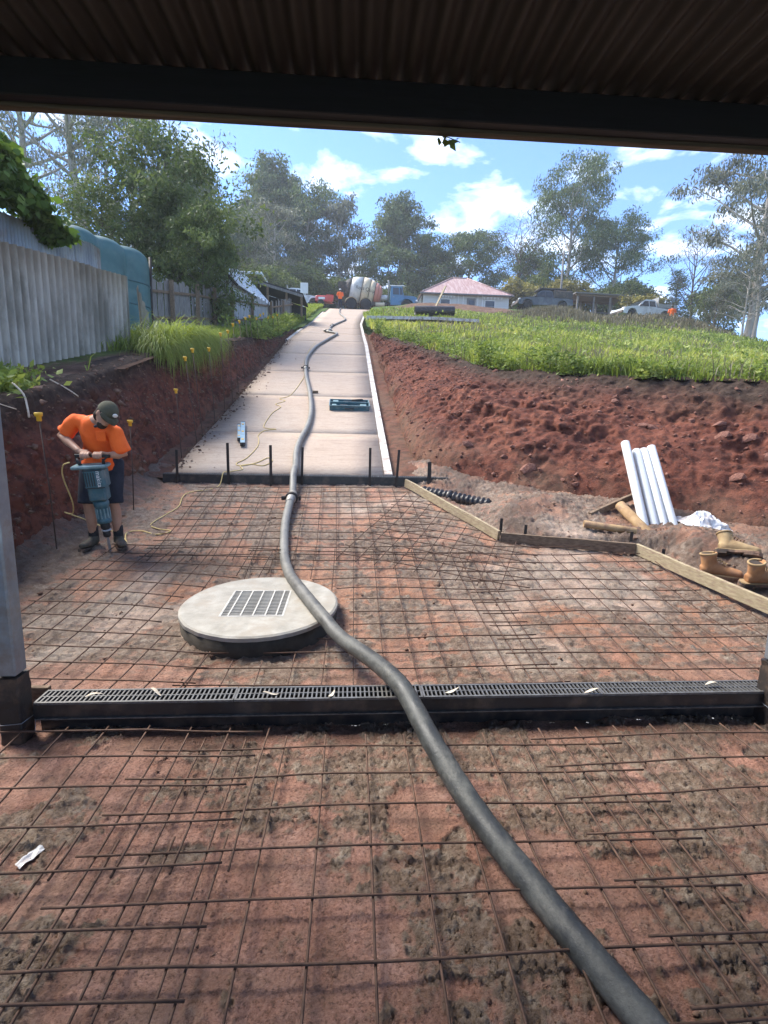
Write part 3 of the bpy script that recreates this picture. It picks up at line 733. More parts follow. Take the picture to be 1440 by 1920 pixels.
tag(MB().box((-1.70, 2.63, .10), (.17, .03, .18), bev=.003).build('timber_packer', M['old_timber']), 'short brown board end between steel post and near drain', 'board')
# dry leaves lying on the grate
pm('dry_leaf', (.62, .56, .46), (.45, .37, .27), 20, .8)
for k, (x, y, a) in enumerate(((-1.32, 2.50, .4), (-1.02, 2.53, -.6), (-.42, 2.51, .2), (-.10, 2.50, 1.2), (.55, 2.52, .3), (1.32, 2.50, .05), (2.05, 2.56, .1))):
    lf = MB(); p = []
    for i in range(7):
        t = i / 6; p.append((-.04 + .08 * t, 0, .012 * math.sin(t * 3.1 + k)))
    vs = []
    for i, q in enumerate(p):
        w = .009 * math.sin(math.pi * (.06 + .88 * i / 6)); vs += [(q[0], -w, q[2] + .003), (q[0], w, q[2] + .003 + .002 * math.sin(i)), (q[0], w, q[2] + .0015 + .002 * math.sin(i)), (q[0], -w, q[2] + .0015)]
    fs = []
    for i in range(6):
        for q in range(4): fs.append((4 * i + q, 4 * i + (q + 1) % 4, 4 * i + 4 + (q + 1) % 4, 4 * i + 4 + q))
    fs += [(3, 2, 1, 0), (24, 25, 26, 27)]
    lf.add(vs, fs); o = lf.build('dry_leaf', M['dry_leaf']); o.location = (x, y, .2035 + .0096 * (x + 1.6)); o.location.z = .2045; o.rotation_euler = (0, 0, a)
    tag(o, 'dry pale leaf on the near grate, ' + ['closest to the grey steel post', 'second from the steel post', 'third from the steel post', 'last one before the hose', 'first one past the hose', 'second one past the hose', 'farthest past the hose'][k], 'leaf', 'dry leaves on the near drain grate')

# ------------------------------------------------------------------ concrete lid with grate
pm('grate_pale', (.50, .48, .43), (.36, .34, .30), 20, .6, metal=.15, spec=.4)
LID_C, LID_R = (-.715, 3.87), .605
def build_lid():
    r = empty('pit_lid', (LID_C[0], LID_C[1], .100), label='round concrete pit lid with a square steel grate', cat='pit lid'); r.rotation_euler = (R_(2.6), R_(-.6), 0)
    n = 96; b = MB()
    rp_ = [(LID_R - .012, -.08), (LID_R - .010, -.06), (LID_R - .004, .08)]
    b.lathe(rp_, n, sm=True); b.build('lid_edge', M['lid_side_shade'], r)
    # top: ring of concrete around the square opening, lightly dished edge
    gx0, gx1, gy0, gy1 = -.26, .215, -.265, .265
    cx, cy = (gx0 + gx1) / 2, (gy0 + gy1) / 2
    vs = []; m = n
    def sq(a):
        dx, dy = math.cos(a), math.sin(a); hx, hy = (gx1 - gx0) / 2, (gy1 - gy0) / 2
        t = min(hx / abs(dx) if abs(dx) > 1e-6 else 9, hy / abs(dy) if abs(dy) > 1e-6 else 9); return (cx + dx * t, cy + dy * t)
    rows = []
    rng = random.Random(4)
    for k in range(m):
        a = 2 * math.pi * k / m; ix, iy = sq(a); ox, oy = LID_R * math.cos(a), LID_R * math.sin(a)
        w = 1 + .004 * rng.uniform(-1, 1); ox2, oy2 = ox * w, oy * w
        rows.append([(ix, iy, .04), (ix, iy, .118), (ix + (ox - ix) * .5, iy + (oy - iy) * .5, .119 + .0015 * rng.uniform(-1, 1)), (ox * .975, oy * .975, .118), (ox2, oy2, .108), (ox2, oy2, .0805)])
    V = [p for row in rows for p in row]; q = 6
    fs = [((k * q + i), ((k + 1) % m) * q + i, ((k + 1) % m) * q + i + 1, k * q + i + 1) for k in range(m) for i in range(q - 1)]
    b = MB().add(V, fs, False); b.build('concrete_slab', M['concrete_lid'], r)
    MB().box((cx, cy, .035), (gx1 - gx0 + .02, gy1 - gy0 + .02, .012)).build('pit_bottom', M['black_plastic'], r)
    f = MB(); w = .014
    f.box((cx, gy0 + w / 2, .108), (gx1 - gx0, w, .024)); f.box((cx, gy1 - w / 2, .108), (gx1 - gx0, w, .024))
    f.box((gx0 + w / 2, cy, .108), (w, gy1 - gy0 - 2 * w, .024)); f.box((gx1 - w / 2, cy, .108), (w, gy1 - gy0 - 2 * w, .024)); f.build('grate_frame', M['grate_pale'], r)
    me = MB().box((0, 0, 0), (gx1 - gx0 - 2 * w - .001, .0065, .022)).mesh('grate_bar', M['grate_pale'])
    nb = 17
    for k in range(nb): mobj('grate_bar', me, r, (cx, gy0 + w + (k + .7) * (gy1 - gy0 - 2 * w) / (nb + .4), .107))
    me = MB().box((0, 0, 0), (.011, gy1 - gy0 - 2 * w - .001, .008)).mesh('cross_rod', M['grate_pale'])
    for x in (.14, .33, .52, .71, .88): mobj('cross_rod', me, r, (gx0 + x * (gx1 - gx0), cy, .1175))
build_lid()

# ------------------------------------------------------------------ steel mesh
def build_sheet(xs, ys, x0, x1, y0, y1, off, lab, ang=0, piv=(0, 0), sd=0, formclip=True):
    r = empty('reinforcing_mesh', (piv[0], piv[1], padz(*piv)), label=lab, cat='steel mesh', group='sheets of steel reinforcing mesh')
    o = Vector(r.location); ca, sa = math.cos(ang), math.sin(ang); rr = random.Random(sd)
    ph = rr.uniform(0, 6)
    def W_(x, y):
        dx, dy = x - piv[0], y - piv[1]; return piv[0] + dx * ca - dy * sa, piv[1] + dx * sa + dy * ca
    def emit(line, dz, rad):
        run = []
        def flush():
            if len(run) > 2:
                X = np.array([p[0] for p in run]); Y = np.array([p[1] for p in run])
                Z = padz0(X, Y) + off + .018 + dz + .009 * np.sin(X * 3.1 + ph) * np.cos(Y * 2.7 + ph)
                MB().tube([(a - o.x, b - o.y, c - o.z) for a, b, c in zip(X, Y, Z)], rad, 6).build('bar', M['rebar'], r)
            run.clear()
        for (x, y) in line:
            X, Y = W_(x, y)
            okk = math.hypot(X - LID_C[0], Y - LID_C[1]) > LID_R + .02 and .3 < Y < 7.36
            if formclip and Y > 2.6 and X > np.interp(Y, FORM_Y, FORM_X) - .06: okk = False
            if 2.42 < Y < 2.62: okk = False
            if X < -2.95: okk = False
            if okk: run.append((X, Y))
            else: flush()
        flush()
    ny = max(3, int((y1 - y0) / .11)); nx = max(3, int((x1 - x0) / .11))
    for x in xs:
        j = rr.uniform(-.004, .004); b = rr.uniform(-.008, .008)
        emit([(x + j + b * math.sin(3 * t / ny), y0 + (y1 - y0) * t / ny) for t in range(ny + 1)], 0, .0047)
    for y in ys:
        j = rr.uniform(-.004, .004); b = rr.uniform(-.008, .008)
        emit([(x0 + (x1 - x0) * t / nx, y + j + b * math.sin(3 * t / nx)) for t in range(nx + 1)], .0095, .0047)
ar = lambda a, b: list(np.arange(a, b, .2))
build_sheet(ar(-.92, 1.3), ar(.45, 2.3), -.98, 1.37, .36, 2.36, .030, 'steel mesh sheet in the middle of the foreground under the hose', piv=(.1, 1.4), sd=1)
build_sheet(ar(-2.21, -.4), ar(1.57, 2.4), -2.3, -.44, 1.54, 2.41, .052, 'short steel mesh sheet lapped on top beside the wrapped post', piv=(-1.2, 2.0), sd=2)
build_sheet(ar(-2.27, -.45), ar(.57, 1.5), -2.3, -.44, .36, 1.74, .030, 'steel mesh sheet at the bottom corner with its cut ends over bare clay', ang=R_(-.6), piv=(-1.2, 1.1), sd=3)
build_sheet(ar(1.0, 3.0), ar(.48, 2.4), .92, 3.1, .36, 2.38, .048, 'steel mesh sheet lapping the middle one, hose side of the right-hand foreground', ang=R_(.8), piv=(1.9, 1.4), sd=4)
build_sheet(ar(-.98, 1.3), ar(2.85, 5.2), -1.05, 1.36, 2.72, 5.15, .034, 'steel mesh sheet around the concrete pit lid', piv=(.1, 3.9), sd=5)
build_sheet(ar(1.1, 3.5), ar(2.8, 5.2), 1.04, 3.6, 2.70, 5.05, .048, 'steel mesh sheet in the pale corner between the timber form boards', ang=R_(.9), piv=(2.2, 3.9), sd=6)
build_sheet(ar(-2.5, -.8), ar(2.9, 5.2), -2.55, -.82, 2.78, 5.1, .048, 'steel mesh sheet stretching from pit lid towards the jackhammer', ang=R_(-5), piv=(-1.6, 3.9), sd=7)
build_sheet(ar(-2.0, .9), ar(4.95, 7.3), -2.1, .95, 4.85, 7.25, .036, 'steel mesh sheet just below the far channel drain', ang=R_(2), piv=(-.6, 6.1), sd=8)
build_sheet(ar(.15, 1.9), ar(4.6, 6.6), .1, 2.0, 4.5, 6.7, .052, 'skewed steel mesh sheet by the far timber form board', ang=R_(-24), piv=(.9, 5.4), sd=9)

# ------------------------------------------------------------------ concrete pump hose
def build_hose():
    pts = [(.86, .72, .058), (.81, 1.0, .058), (.72, 1.24, .06), (.63, 1.46, .07), (.51, 1.75, .10), (.39, 2.05, .18), (.29, 2.36, .262), (.235, 2.53, .270), (.13, 2.80, .245), (-.07, 3.20, .215), (-.18, 3.44, .238), (-.28, 3.68, .254),
           (-.45, 4.12, .272), (-.57, 4.5, .270), (-.68, 5.0, .315), (-.765, 5.7, .46), (-.79, 6.2, .585), (-.80, 6.62, .66)]
    pts2 = [(-.80, 6.62, .66), (-.82, 6.95, .72), (-.85, 7.25, .86), (-.86, 7.48, .952), (-.875, 7.8, 1.0), (-.93, 8.41, 0), (-.92, 9.09, 0), (-.87, 9.80, 0), (-.89, 10.85, 0), (-1.05, 12.44, 0), (-1.29, 14.15, 0), (-1.40, 15.2, 0)]
    pts3 = [(-1.40, 15.2, 0), (-1.50, 16.8, 0), (-1.38, 18.85, 0), (-1.10, 20.75, 0), (-.85, 22.8, 0), (-.78, 23.6, 0), (-1.0, 24.2, 0), (-1.35, 24.7, 0), (-1.15, 25.6, 0), (-1.25, 26.6, 0), (-1.2, 28.5, 0)]
    pts4 = [(-1.2, 28.5, 0), (-.95, 31, 0), (-.62, 33.5, 0), (-.75, 36, 0), (-1.1, 39, 0), (-1.25, 43, 0), (-1.3, 48.2, 0)]
    r = empty('pump_hose', (-.8, 6.62, .62), label='long muddy black concrete hose snaking from foreground up the driveway', cat='hose'); o = Vector(r.location)
    for seg, m in ((pts, 7), (pts2, 6), (pts3, 6), (pts4, 6)):
        P = [(x, y, (z if z else float(drivez(y)) + .052)) for x, y, z in seg]
        S_ = spline(P, m)
        rad = [.049 + .0012 * math.sin(i * 2.3) for i in range(len(S_))]
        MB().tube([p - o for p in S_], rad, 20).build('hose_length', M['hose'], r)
    for (x, y, z), d in (((-.80, 6.62, .66), (0, 1, .15)), ((-1.40, 15.2, float(drivez(15.2)) + .07), (-.08, 1, .3)), ((-1.2, 28.5, float(drivez(28.5)) + .07), (0, 1, .28)), ((-1.3, 24.6, float(drivez(24.6)) + .07), (-.3, .4, .1))):
        d = Vector(d).normalized(); c = Vector((x, y, z)) - o; q = d.to_track_quat('Z', 'Y').to_matrix()
        cp = MB().lathe([(.049, -.21), (.055, -.2), (.056, -.09), (.063, -.07), (.063, -.028), (.063, .028), (.063, .07), (.056, .09), (.055, .2), (.049, .21)], 20, c, q).build('coupling', M['coupling'], r)
        cl = MB().lathe([(.064, -.026), (.082, -.022), (.084, 0), (.082, .022), (.064, .026)], 20, (0, 0, 0), q)
        cl.box(q @ Vector((.108, 0, 0)), (.045, .05, .05), q, bev=.006); cl.box(q @ Vector((-.106, .0, 0)), (.03, .06, .035), q, bev=.006)
        cl.build('clamp', M['stake'], cp, c)
build_hose()

# ------------------------------------------------------------------ extension cord
def build_cord():
    dr = [(-1.50, 20.2), (-1.58, 18.07), (-1.37, 15.47), (-1.37, 14.08), (-1.49, 12.36), (-1.70, 12.0), (-1.55, 11.8), (-1.72, 11.5), (-1.58, 11.3), (-1.69, 10.78), (-1.71, 9.92), (-1.60, 9.75), (-1.45, 9.72), (-1.66, 9.6), (-1.71, 9.3), (-1.66, 9.1), (-1.62, 8.72), (-1.69, 8.2), (-1.80, 7.95), (-1.70, 7.86), (-1.5, 8.0), (-1.36, 8.22), (-1.27, 8.08), (-1.38, 7.88), (-1.55, 7.93), (-1.72, 7.86), (-1.66, 7.72), (-1.78, 7.64)]
    pts = [(x, y, float(drivez(y)) + .008) for x, y in dr] + [(-1.85, 7.50, .905), (-1.87, 7.40, .89), (-1.9, 7.30, .73)]
    pad = [(-2.02, 7.12), (-2.2, 7.02), (-2.26, 6.85), (-2.19, 6.43), (-2.25, 6.16), (-2.31, 5.85), (-2.18, 5.72), (-2.02, 5.66), (-2.13, 5.55), (-2.35, 5.66), (-2.47, 5.6), (-2.40, 5.40), (-2.34, 5.28)]
    pts += [(x, y, padz(x, y) + .022) for x, y in pad]
    pts += [(-2.42, 5.42, .37), (-2.62, 5.55, .43), (-2.86, 5.50, .56), (-3.0, 5.4, .65), (-2.86, 5.28, .66), (-2.78, 5.15, .80), (-2.80, 5.06, 1.05), (-2.76, 5.0, 1.17), (-2.66, 4.93, 1.21)]
    o = MB().tube(spline(pts, 5), .0068, 6).build('extension_cord', M['cord'])
    tag(o, 'thin yellow extension cord trailing down the driveway to the jackhammer', 'cord')
build_cord()

# ------------------------------------------------------------------ stakes, capped rods
def stake(x, y, z0, z1, w, lean, lab, grp):
    r = MB(); h = z1 - z0
    prof = [(-w / 2, -.004), (w / 2, -.004), (w / 2, .004), (.004, .004), (.004, w * .8), (-.004, w * .8), (-.004, .004), (-w / 2, .004)]
    r.prism(prof, 0, h, 'Z')
    r.prism([(-w / 2, 0), (w / 2, 0), (0, -.10)], -.0042, .0042, 'Y')
    for k in range(int(h / .11)): r.lathe([(.006, -.0062), (.006, -.0055)], 8, (0, .0, h - .05 - k * .11), Matrix.Rotation(math.pi / 2, 3, 'X'))
    o = r.build('steel_stake', M['stake']); o.location = (x, y, z0); o.rotation_euler = (0, lean, random.uniform(-.3, .3)); tag(o, lab, 'stake', grp)
SG = 'dark steel stakes along the far drain'
for k, (x, z0, z1, w, ln, lab) in enumerate(((-2.51, .70, 1.22, .036, .01, 'dark steel stake at the cord end of the far drain, by the cutting'), (-1.79, .66, 1.33, .04, .0, 'tall dark steel stake where the yellow cord crosses the far drain'),
      (-1.185, .66, 1.31, .04, .0, 'dark steel stake between the yellow cord and the hose'), (-.745, .68, 1.29, .034, .03, 'dark steel stake right behind the hose at the far drain'),
      (.245, .68, 1.30, .036, 0, 'dark steel stake on the driveway side of the white edge strip'), (.63, .68, 1.28, .036, .06, 'leaning dark steel stake at the driveway corner'), (1.12, .80, 1.11, .055, 0, 'short thick dark stake at the end of the far drain'))):
    stake(x, 7.385, z0, z1, w, ln, lab, SG)
for (x, y, z1, lab) in ((1.70, 5.62, .60, 'small dark peg behind the first form board'), (1.95, 5.50, .55, 'small dark peg behind the middle form board, far end'), (3.03, 5.22, .54, 'small dark peg behind the middle form board, pipe end'), (3.22, 4.93, .42, 'small dark peg outside the nearest form board')):
    stake(x, y, padz(x, y) - .05, z1, .032, .03, lab, 'small dark pegs holding the form boards')
def build_caps():
    caps = [(-2.88, 5.0, -2.94, 1.63), (-2.68, 6.29, -2.66, 1.59), (-2.73, 8.27, -2.77, 2.09), (-2.66, 8.88, -2.80, 2.65), (-2.68, 9.29, -2.80, 2.84), (-2.66, 10.06, -2.73, 2.97), (-2.7, 11.0, -2.74, 3.40), (-2.72, 11.8, -2.78, 3.59), (-2.78, 12.7, -2.87, 3.90),
            (-2.80, 13.6, -2.91, 4.14), (-2.82, 14.5, -2.94, 4.40), (-2.85, 15.3, -2.99, 4.61), (-2.85, 16.2, -2.96, 4.73), (-2.85, 17.0, -2.98, 4.99), (-2.86, 17.8, -3.02, 5.20), (-2.86, 18.6, -3.0, 5.24), (-2.84, 19.3, -2.94, 5.40), (-2.82, 20.0, -2.89, 5.62)]
    cm = MB().lathe([(.016, -.005), (.020, 0), (.020, .035), (.030, .037), (.033, .062), (.028, .068)], 10).mesh('cap', M['yellow_cap'])
    desc = ['beside the jackhammer worker, nearest of all', 'behind the worker, half hidden by his cap', 'standing alone below the grass clump', 'leaning in front of the hanging grass, lower of two', 'leaning in front of the hanging grass, upper of two', 'at the right edge of the hanging grass clump']
    for k, (x, y, tx, tz) in enumerate(caps):
        z0 = (padz(x, y) if y < 7.4 else float(drivez(y))) - .05
        lab = ('thin rusty rod with yellow cap ' + desc[k]) if k < 6 else 'thin rod with small yellow cap, ' + ['first', 'second', 'third', 'fourth', 'fifth', 'sixth', 'seventh', 'eighth', 'ninth', 'tenth', 'eleventh', 'twelfth'][k - 6] + ' uphill past the hanging grass clump'
        r = empty('capped_rod', (x, y, z0), label=lab, cat='rod', group='rods with yellow caps' if k < 6 else 'rods with yellow caps further up the driveway')
        top = Vector((tx - x, 0, tz - z0)); q = top.to_track_quat('Z', 'Y'); r.rotation_mode = 'QUATERNION'
        MB().tube([(0, 0, 0), top * .5 + Vector((.006, .004, 0)), top], .0062, 6).build('rod', M['rod'], r)
        s_ = 1 if k != 0 else 1.12
        c = mobj('cap', cm, r, top - Vector((0, 0, .04))); c.rotation_mode = 'QUATERNION'; c.rotation_quaternion = q; c.scale = (s_, s_, s_)
build_caps()

# ------------------------------------------------------------------ form boards
def board(name, a, b, w, h, mat, lab, cat, grp=None, up=(0, 0, 1)):
    a, b = Vector(a), Vector(b); L = (b - a).length; n = 8
    m = MB(); d = (b - a).normalized(); x = d.cross(Vector(up)).normalized(); z = x.cross(d); rr = random.Random(int(L * 999))
    vs = []
    for k in range(n + 1):
        c = a + (b - a) * (k / n) + x * (.003 * rr.uniform(-1, 1)) + z * (.003 * rr.uniform(-1, 1)) - a
        e = .004
        for sx, sz in ((-w / 2 + e, -h / 2), (w / 2 - e, -h / 2), (w / 2, -h / 2 + e), (w / 2, h / 2 - e), (w / 2 - e, h / 2), (-w / 2 + e, h / 2), (-w / 2, h / 2 - e), (-w / 2, -h / 2 + e)): vs.append(c + x * sx + z * sz)
    fs = [(8 * k + q, 8 * k + (q + 1) % 8, 8 * k + 8 + (q + 1) % 8, 8 * k + 8 + q) for k in range(n) for q in range(8)] + [tuple(range(7, -1, -1)), tuple(8 * n + q for q in range(8))]
    m.add(vs, fs); o = m.build(name, mat, None, a); tag(o, lab, cat, grp); return o
FG = 'timber form boards around the pad'
board('form_board', (.77, 7.34, .805), (1.645, 5.485, .43), .035, .115, M['form_timber'], 'sloping timber form board running down from the far drain', 'board', FG)
board('form_board', (1.66, 5.46, .41), (3.03, 5.125, .375), .035, .115, M['old_timber'], 'darker timber form board crossing between the two long ones', 'board', FG)
board('form_board', (3.055, 5.13, .37), (3.66, 2.95, .125), .038, .12, M['form_timber'], 'long pale timber form board in front of the tan boots', 'board', FG)
board('old_board', (2.88, 5.90, .60), (3.66, 6.32, .80), .05, .075, M['old_timber'], 'weathered board leaning on the slope behind the white pipes', 'board')

# ------------------------------------------------------------------ pipes
def pipe(name, a, b, ro, ri, mat, lab, cat, grp=None):
    a, b = Vector(a), Vector(b); d = (b - a); L = d.length; q = d.to_track_quat('Z', 'Y').to_matrix()
    o = MB().lathe([(ri, .05), (ri, .001), (ro - .002, 0), (ro, .004), (ro, L - .004), (ro - .002, L), (ri, L - .001), (ri, L - .06)], 20, (0, 0, 0), q).build(name, mat, None, a); tag(o, lab, cat, grp); return o
for k, (a, b, lab) in enumerate((((3.38, 5.50, .42), (3.53, 6.45, 1.47), 'white plastic pipe standing apart, tallest of the four leaning'), ((3.515, 5.50, .39), (3.69, 6.45, 1.37), 'white plastic pipe second from the tan log, shortest of the four'),
        ((3.63, 5.495, .385), (3.785, 6.45, 1.38), 'white plastic pipe second from the crumpled sheet'), ((3.745, 5.49, .375), (3.885, 6.45, 1.42), 'white plastic pipe beside the crumpled white sheet'))):
    pipe('plastic_pipe', a, b, .053, .048, M['pvc'], lab, 'pipe', 'white pipes leaning on the slope')
pipe('tan_pole', (3.28, 5.97, .72), (3.37, 5.45, .46), .062, .05, M['tan_pipe'], 'thick tan pole slanting down beside the white pipes', 'pole')
pipe('tan_pole', (2.62, 5.50, .57), (3.15, 5.34, .52), .042, .034, M['tan_pipe'], 'thinner tan pole lying behind the middle form board', 'pole')
def ribbed_pipe():
    a, b = Vector((.98, 7.16, .70)), Vector((1.86, 6.56, .60)); d = b - a; L = d.length; q = d.to_track_quat('Z', 'Y').to_matrix()
    pr = [(.05, .05), (.06, 0)]; n = 15
    for k in range(n):
        z = .02 + k * (L - .05) / n; w = (L - .05) / n
        pr += [(.068, z), (.088, z + .16 * w), (.092, z + .35 * w), (.088, z + .52 * w), (.068, z + .7 * w)]
    pr += [(.066, L), (.05, L - .04)]
    r = empty('drainage_pipe', a, label='black ribbed drainage pipe half buried behind the first form board', cat='pipe')
    MB().lathe(pr, 20, (0, 0, 0), q).build('pipe_body', M['black_plastic'], r)
    MB().lathe([(.094, .42), (.1, .43), (.1, .46), (.094, .47)], 20, (0, 0, 0), q).build('joint_band', M['black_plastic'], r)
ribbed_pipe()
def crumpled():
    n = 70; u = np.linspace(0, 1, n); U, V_ = np.meshgrid(u, u)
    X = 3.80 + .52 * U + .10 * V_; Y = 5.42 + .42 * V_ - .06 * U
    edge = np.minimum(np.minimum(U, 1 - U), np.minimum(V_, 1 - V_))
    X = X + .05 * fbm(U * 5, V_ * 5, s=3); Y = Y + .06 * fbm(U * 5, V_ * 5, s=4)
    rg = (1 - np.abs(fbm(U * 2.6, V_ * 2.6, o=3, s=91, g=.5)) * 2.2)
    Z = padz0(X, Y) + .03 + (.085 * rg + .018 * fbm(U * 9, V_ * 9, o=3, s=95)) * sst(-.02, .22, edge) + .08 * np.exp(-((U - .45) / .3) ** 2 - ((V_ - .6) / .3) ** 2)
    V = np.stack([X, Y, Z], -1).reshape(-1, 3); F = gridF(n, n); V2 = V - np.array([0, 0, .002])
    o = mobj('plastic_sheet', mesh_np('plastic_sheet', np.vstack([V, V2]), np.vstack([F, F[:, ::-1] + n * n]), M['white_film'], False)); tag(o, 'crumpled white plastic sheet at the foot of the white pipes', 'plastic sheet')
crumpled()
def scrap():
    n = 14; u = np.linspace(0, 1, n); U, V_ = np.meshgrid(u, u)
    X = -1.20 + .03 * U + .035 * V_; Y = 1.66 + .09 * V_ - .02 * U; Z = padz0(X, Y) + .018 + .012 * fbm(U * 4, V_ * 4, s=3)
    V = np.stack([X, Y, Z], -1).reshape(-1, 3); F = gridF(n, n)
    tag(mobj('plastic_scrap', mesh_np('plastic_scrap', np.vstack([V, V - np.array([0, 0, .002])]), np.vstack([F, F[:, ::-1] + n * n]), M['white_film'], True)), 'small white plastic scrap trodden into the clay under the mesh', 'scrap')
scrap()

# ------------------------------------------------------------------ boots
pm('dark_shoe', (.03, .032, .034), (.05, .05, .05), 12, .7, bump=.2)
pm('lace', (.30, .20, .09), (.2, .13, .06), 30, .8)
pm('boot_hollow_shade', (.06, .045, .035), (.04, .03, .025), 12, .95)
def boot(loc, rz, lab, mats=('boot_leather', 'boot_cuff', 'boot_sole'), shaft=.10, tilt=(0, 0), lab_cat='boot', grp='tan work boots outside the form board'):
    """ankle boot, toe along +x"""
    r = empty('work_boot' if shaft > .06 else 'dark_shoe', loc, rz, lab, lab_cat, grp); r.rotation_euler = (tilt[0], tilt[1], rz); r.scale = (1.2, 1.2, 1.2)
    zt = .085 + shaft; b = MB()
    b.tube([(-.10, 0, .055), (-.07, 0, .062), (-.02, 0, .075), (.04, 0, .070), (.09, 0, .058), (.135, 0, .05), (.165, 0, .044)], [(.030, .036), (.040, .044), (.041, .058), (.044, .050), (.050, .040), (.050, .036), (.034, .026)], 16, ell=[(0, 1, 0)])
    b.ball((.142, 0, .046), (.052, .050, .038), 14)
    b.tube([(-.045, 0, .06), (-.050, 0, .11), (-.058, 0, zt)], [(.052, .041), (.050, .041), (.056, .047)], 16, ell=[(1, 0, 0)])
    b.tube([(.0, 0, .10), (-.012, 0, zt * .9), (-.002, 0, zt + .022)], [(.016, .032), (.012, .031), (.006, .026)], 10, ell=[(1, 0, 0)])
    remeshed('upper', b, .0065, M[mats[0]], r, 3)
    el = lambda a, k, z: (-.058 + .054 * k * math.cos(a), .046 * k * math.sin(a), z)
    MB().prism([el(2 * math.pi * k / 16, .86, 0)[:2] for k in range(16)], zt - .004, zt + .0035, 'Z').build('opening', M['boot_hollow_shade'], r)  # dark disc over a solid shaft, painting the shade of the hollow
    MB().tube([el(a, 1, zt + .004 + (.010 * math.cos(a) if shaft > .06 else 0)) for a in np.linspace(R_(28), R_(332), 20)], .0085, 8).build('collar', M[mats[1]], r)
    so = [(-.135, -.018), (-.122, -.038), (-.06, -.043), (.0, -.038), (.06, -.048), (.12, -.054), (.165, -.045), (.196, -.02), (.20, 0), (.196, .02), (.165, .045), (.12, .054), (.06, .048), (.0, .038), (-.06, .043), (-.122, .038), (-.135, .018)]
    s1 = MB().prism(so, .004, .024, 'Z').build('sole', M[mats[2]], r)
    MB().prism([(x * .97, y * .96) for x, y in so], .0245, .032, 'Z').build('welt', M[mats[1]], s1)
    MB().prism([(x, y * .97) for x, y in so if x < -.03] + [(-.03, .036), (-.03, -.036)][::-1][:0], -.014, .0035, 'Z').build('heel', M[mats[2]], s1)
    MB().prism([(x * .99, y * .97) for x, y in so if x > .05], -.012, .0035, 'Z').build('tread', M[mats[2]], s1)
    for k in range(5):
        t = k / 4; x = .062 - .075 * t; z = .108 + (zt - .125) * t * 1.0 + .012 * (1 - t)
        MB().tube([(x - .004, -.034, z - .012), (x + .012, -.012, z + .002), (x + .012, .012, z + .002), (x - .004, .034, z - .012)], .0036, 6).build('lace', M['lace'], r)
boot((3.43, 4.44, padz(3.43, 4.44) + .045), R_(-24), 'tan work boot standing up, hugging the long form board')
boot((3.61, 4.14, padz(3.61, 4.14) + .05), R_(-2), 'tan work boot with its toe pointing to the picture edge', tilt=(R_(12), 0))
boot((3.74, 4.62, padz(3.74, 4.62) + .03), R_(-25), 'dusty pale work boot lying behind the other two', tilt=(R_(-38), 0), mats=('boot_cuff', 'boot_cuff', 'boot_sole'))
boot((3.68, 3.86, padz(3.68, 3.86) + .02), R_(10), 'dark shoe with grey sole at the picture edge below the boots', ('dark_shoe', 'dark_shoe', 'concrete_lid'), .045, lab_cat='shoe', grp=None)

# ------------------------------------------------------------------ tool case and steel bars on the driveway
pm('teal', (.045, .125, .15), (.03, .085, .105), 9, .45, spec=.4, dirt=(.12, .15, .15), dsc=6)
pm('teal_light', (.20, .30, .31), (.11, .18, .19), 12, .5, spec=.4)
pm('dark_rubber', (.02, .022, .024), (.035, .035, .035), 14, .6)
pm('bare_steel', (.46, .48, .49), (.32, .34, .35), 14, .35, metal=.7, spec=.5)
pm('level_blue', (.33, .45, .50), (.25, .36, .41), 10, .4, metal=.3, spec=.5)
def build_case():
    sl = math.atan(.305)
    r = empty('tool_case', (-.10, 11.45, float(drivez(11.45)) + .002), label='open blue-green tool case lying on the driveway', cat='tool case'); r.rotation_euler = (sl, 0, R_(1.5))
    def tray(y0, h, z0, par, nm):
        w, d, t = .86, .30, .012; b = MB()
        b.box((0, y0, z0 + .006), (w, d, .012)); b.box((0, y0 - d / 2 + t / 2, z0 + h / 2 + .006), (w, t, h - .012)); b.box((0, y0 + d / 2 - t / 2, z0 + h / 2 + .006), (w, t, h - .012))
        for x in (-w / 2 + t / 2, w / 2 - t / 2): b.box((x, y0, z0 + h / 2 + .006), (t, d - 2 * t - .001, h - .012))
        o = b.build(nm, M['teal'], par)
        s2 = MB(); e = .016
        s2.box((0, y0 - d / 2 - .004, z0 + h), (w + .02, e, e), bev=.004); s2.box((0, y0 + d / 2 + .004, z0 + h), (w + .02, e, e), bev=.004)
        for x in (-w / 2 - .002, w / 2 + .002): s2.box((x, y0, z0 + h), (e, d - .02, e), bev=.004)
        s2.build('rim', M['teal_light'], o); return o
    a = tray(-.17, .11, 0, r, 'base_tray'); b = tray(.17, .06, .02, r, 'lid_tray')
    for x, y, sx, sy, par in ((-.33, -.17, .10, .16, a), (-.12, -.15, .16, .08, a), (.12, -.2, .22, .06, a), (.30, -.13, .14, .12, a), (-.3, .17, .12, .14, b), (.02, .18, .3, .05, b), (.28, .14, .18, .09, b)):
        MB().box((x, y, .06), (sx, sy, .05), bev=.008).build('insert', M['teal_light' if sx < .15 else 'dark_rubber'], par)
    MB().tube([(.05, .16, .11), (.30, .20, .12)], .018, 8).build('chisel', M['dark_rubber'], b)
    for x in (-.25, .25): MB().box((x, 0, .085), (.06, .05, .02), bev=.004).build('hinge', M['dark_rubber'], r)
    h = MB().tube([(-.09, -.335, .06), (-.09, -.37, .06), (.09, -.37, .06), (.09, -.335, .06)], .012, 8); h.build('handle', M['dark_rubber'], r)
build_case()
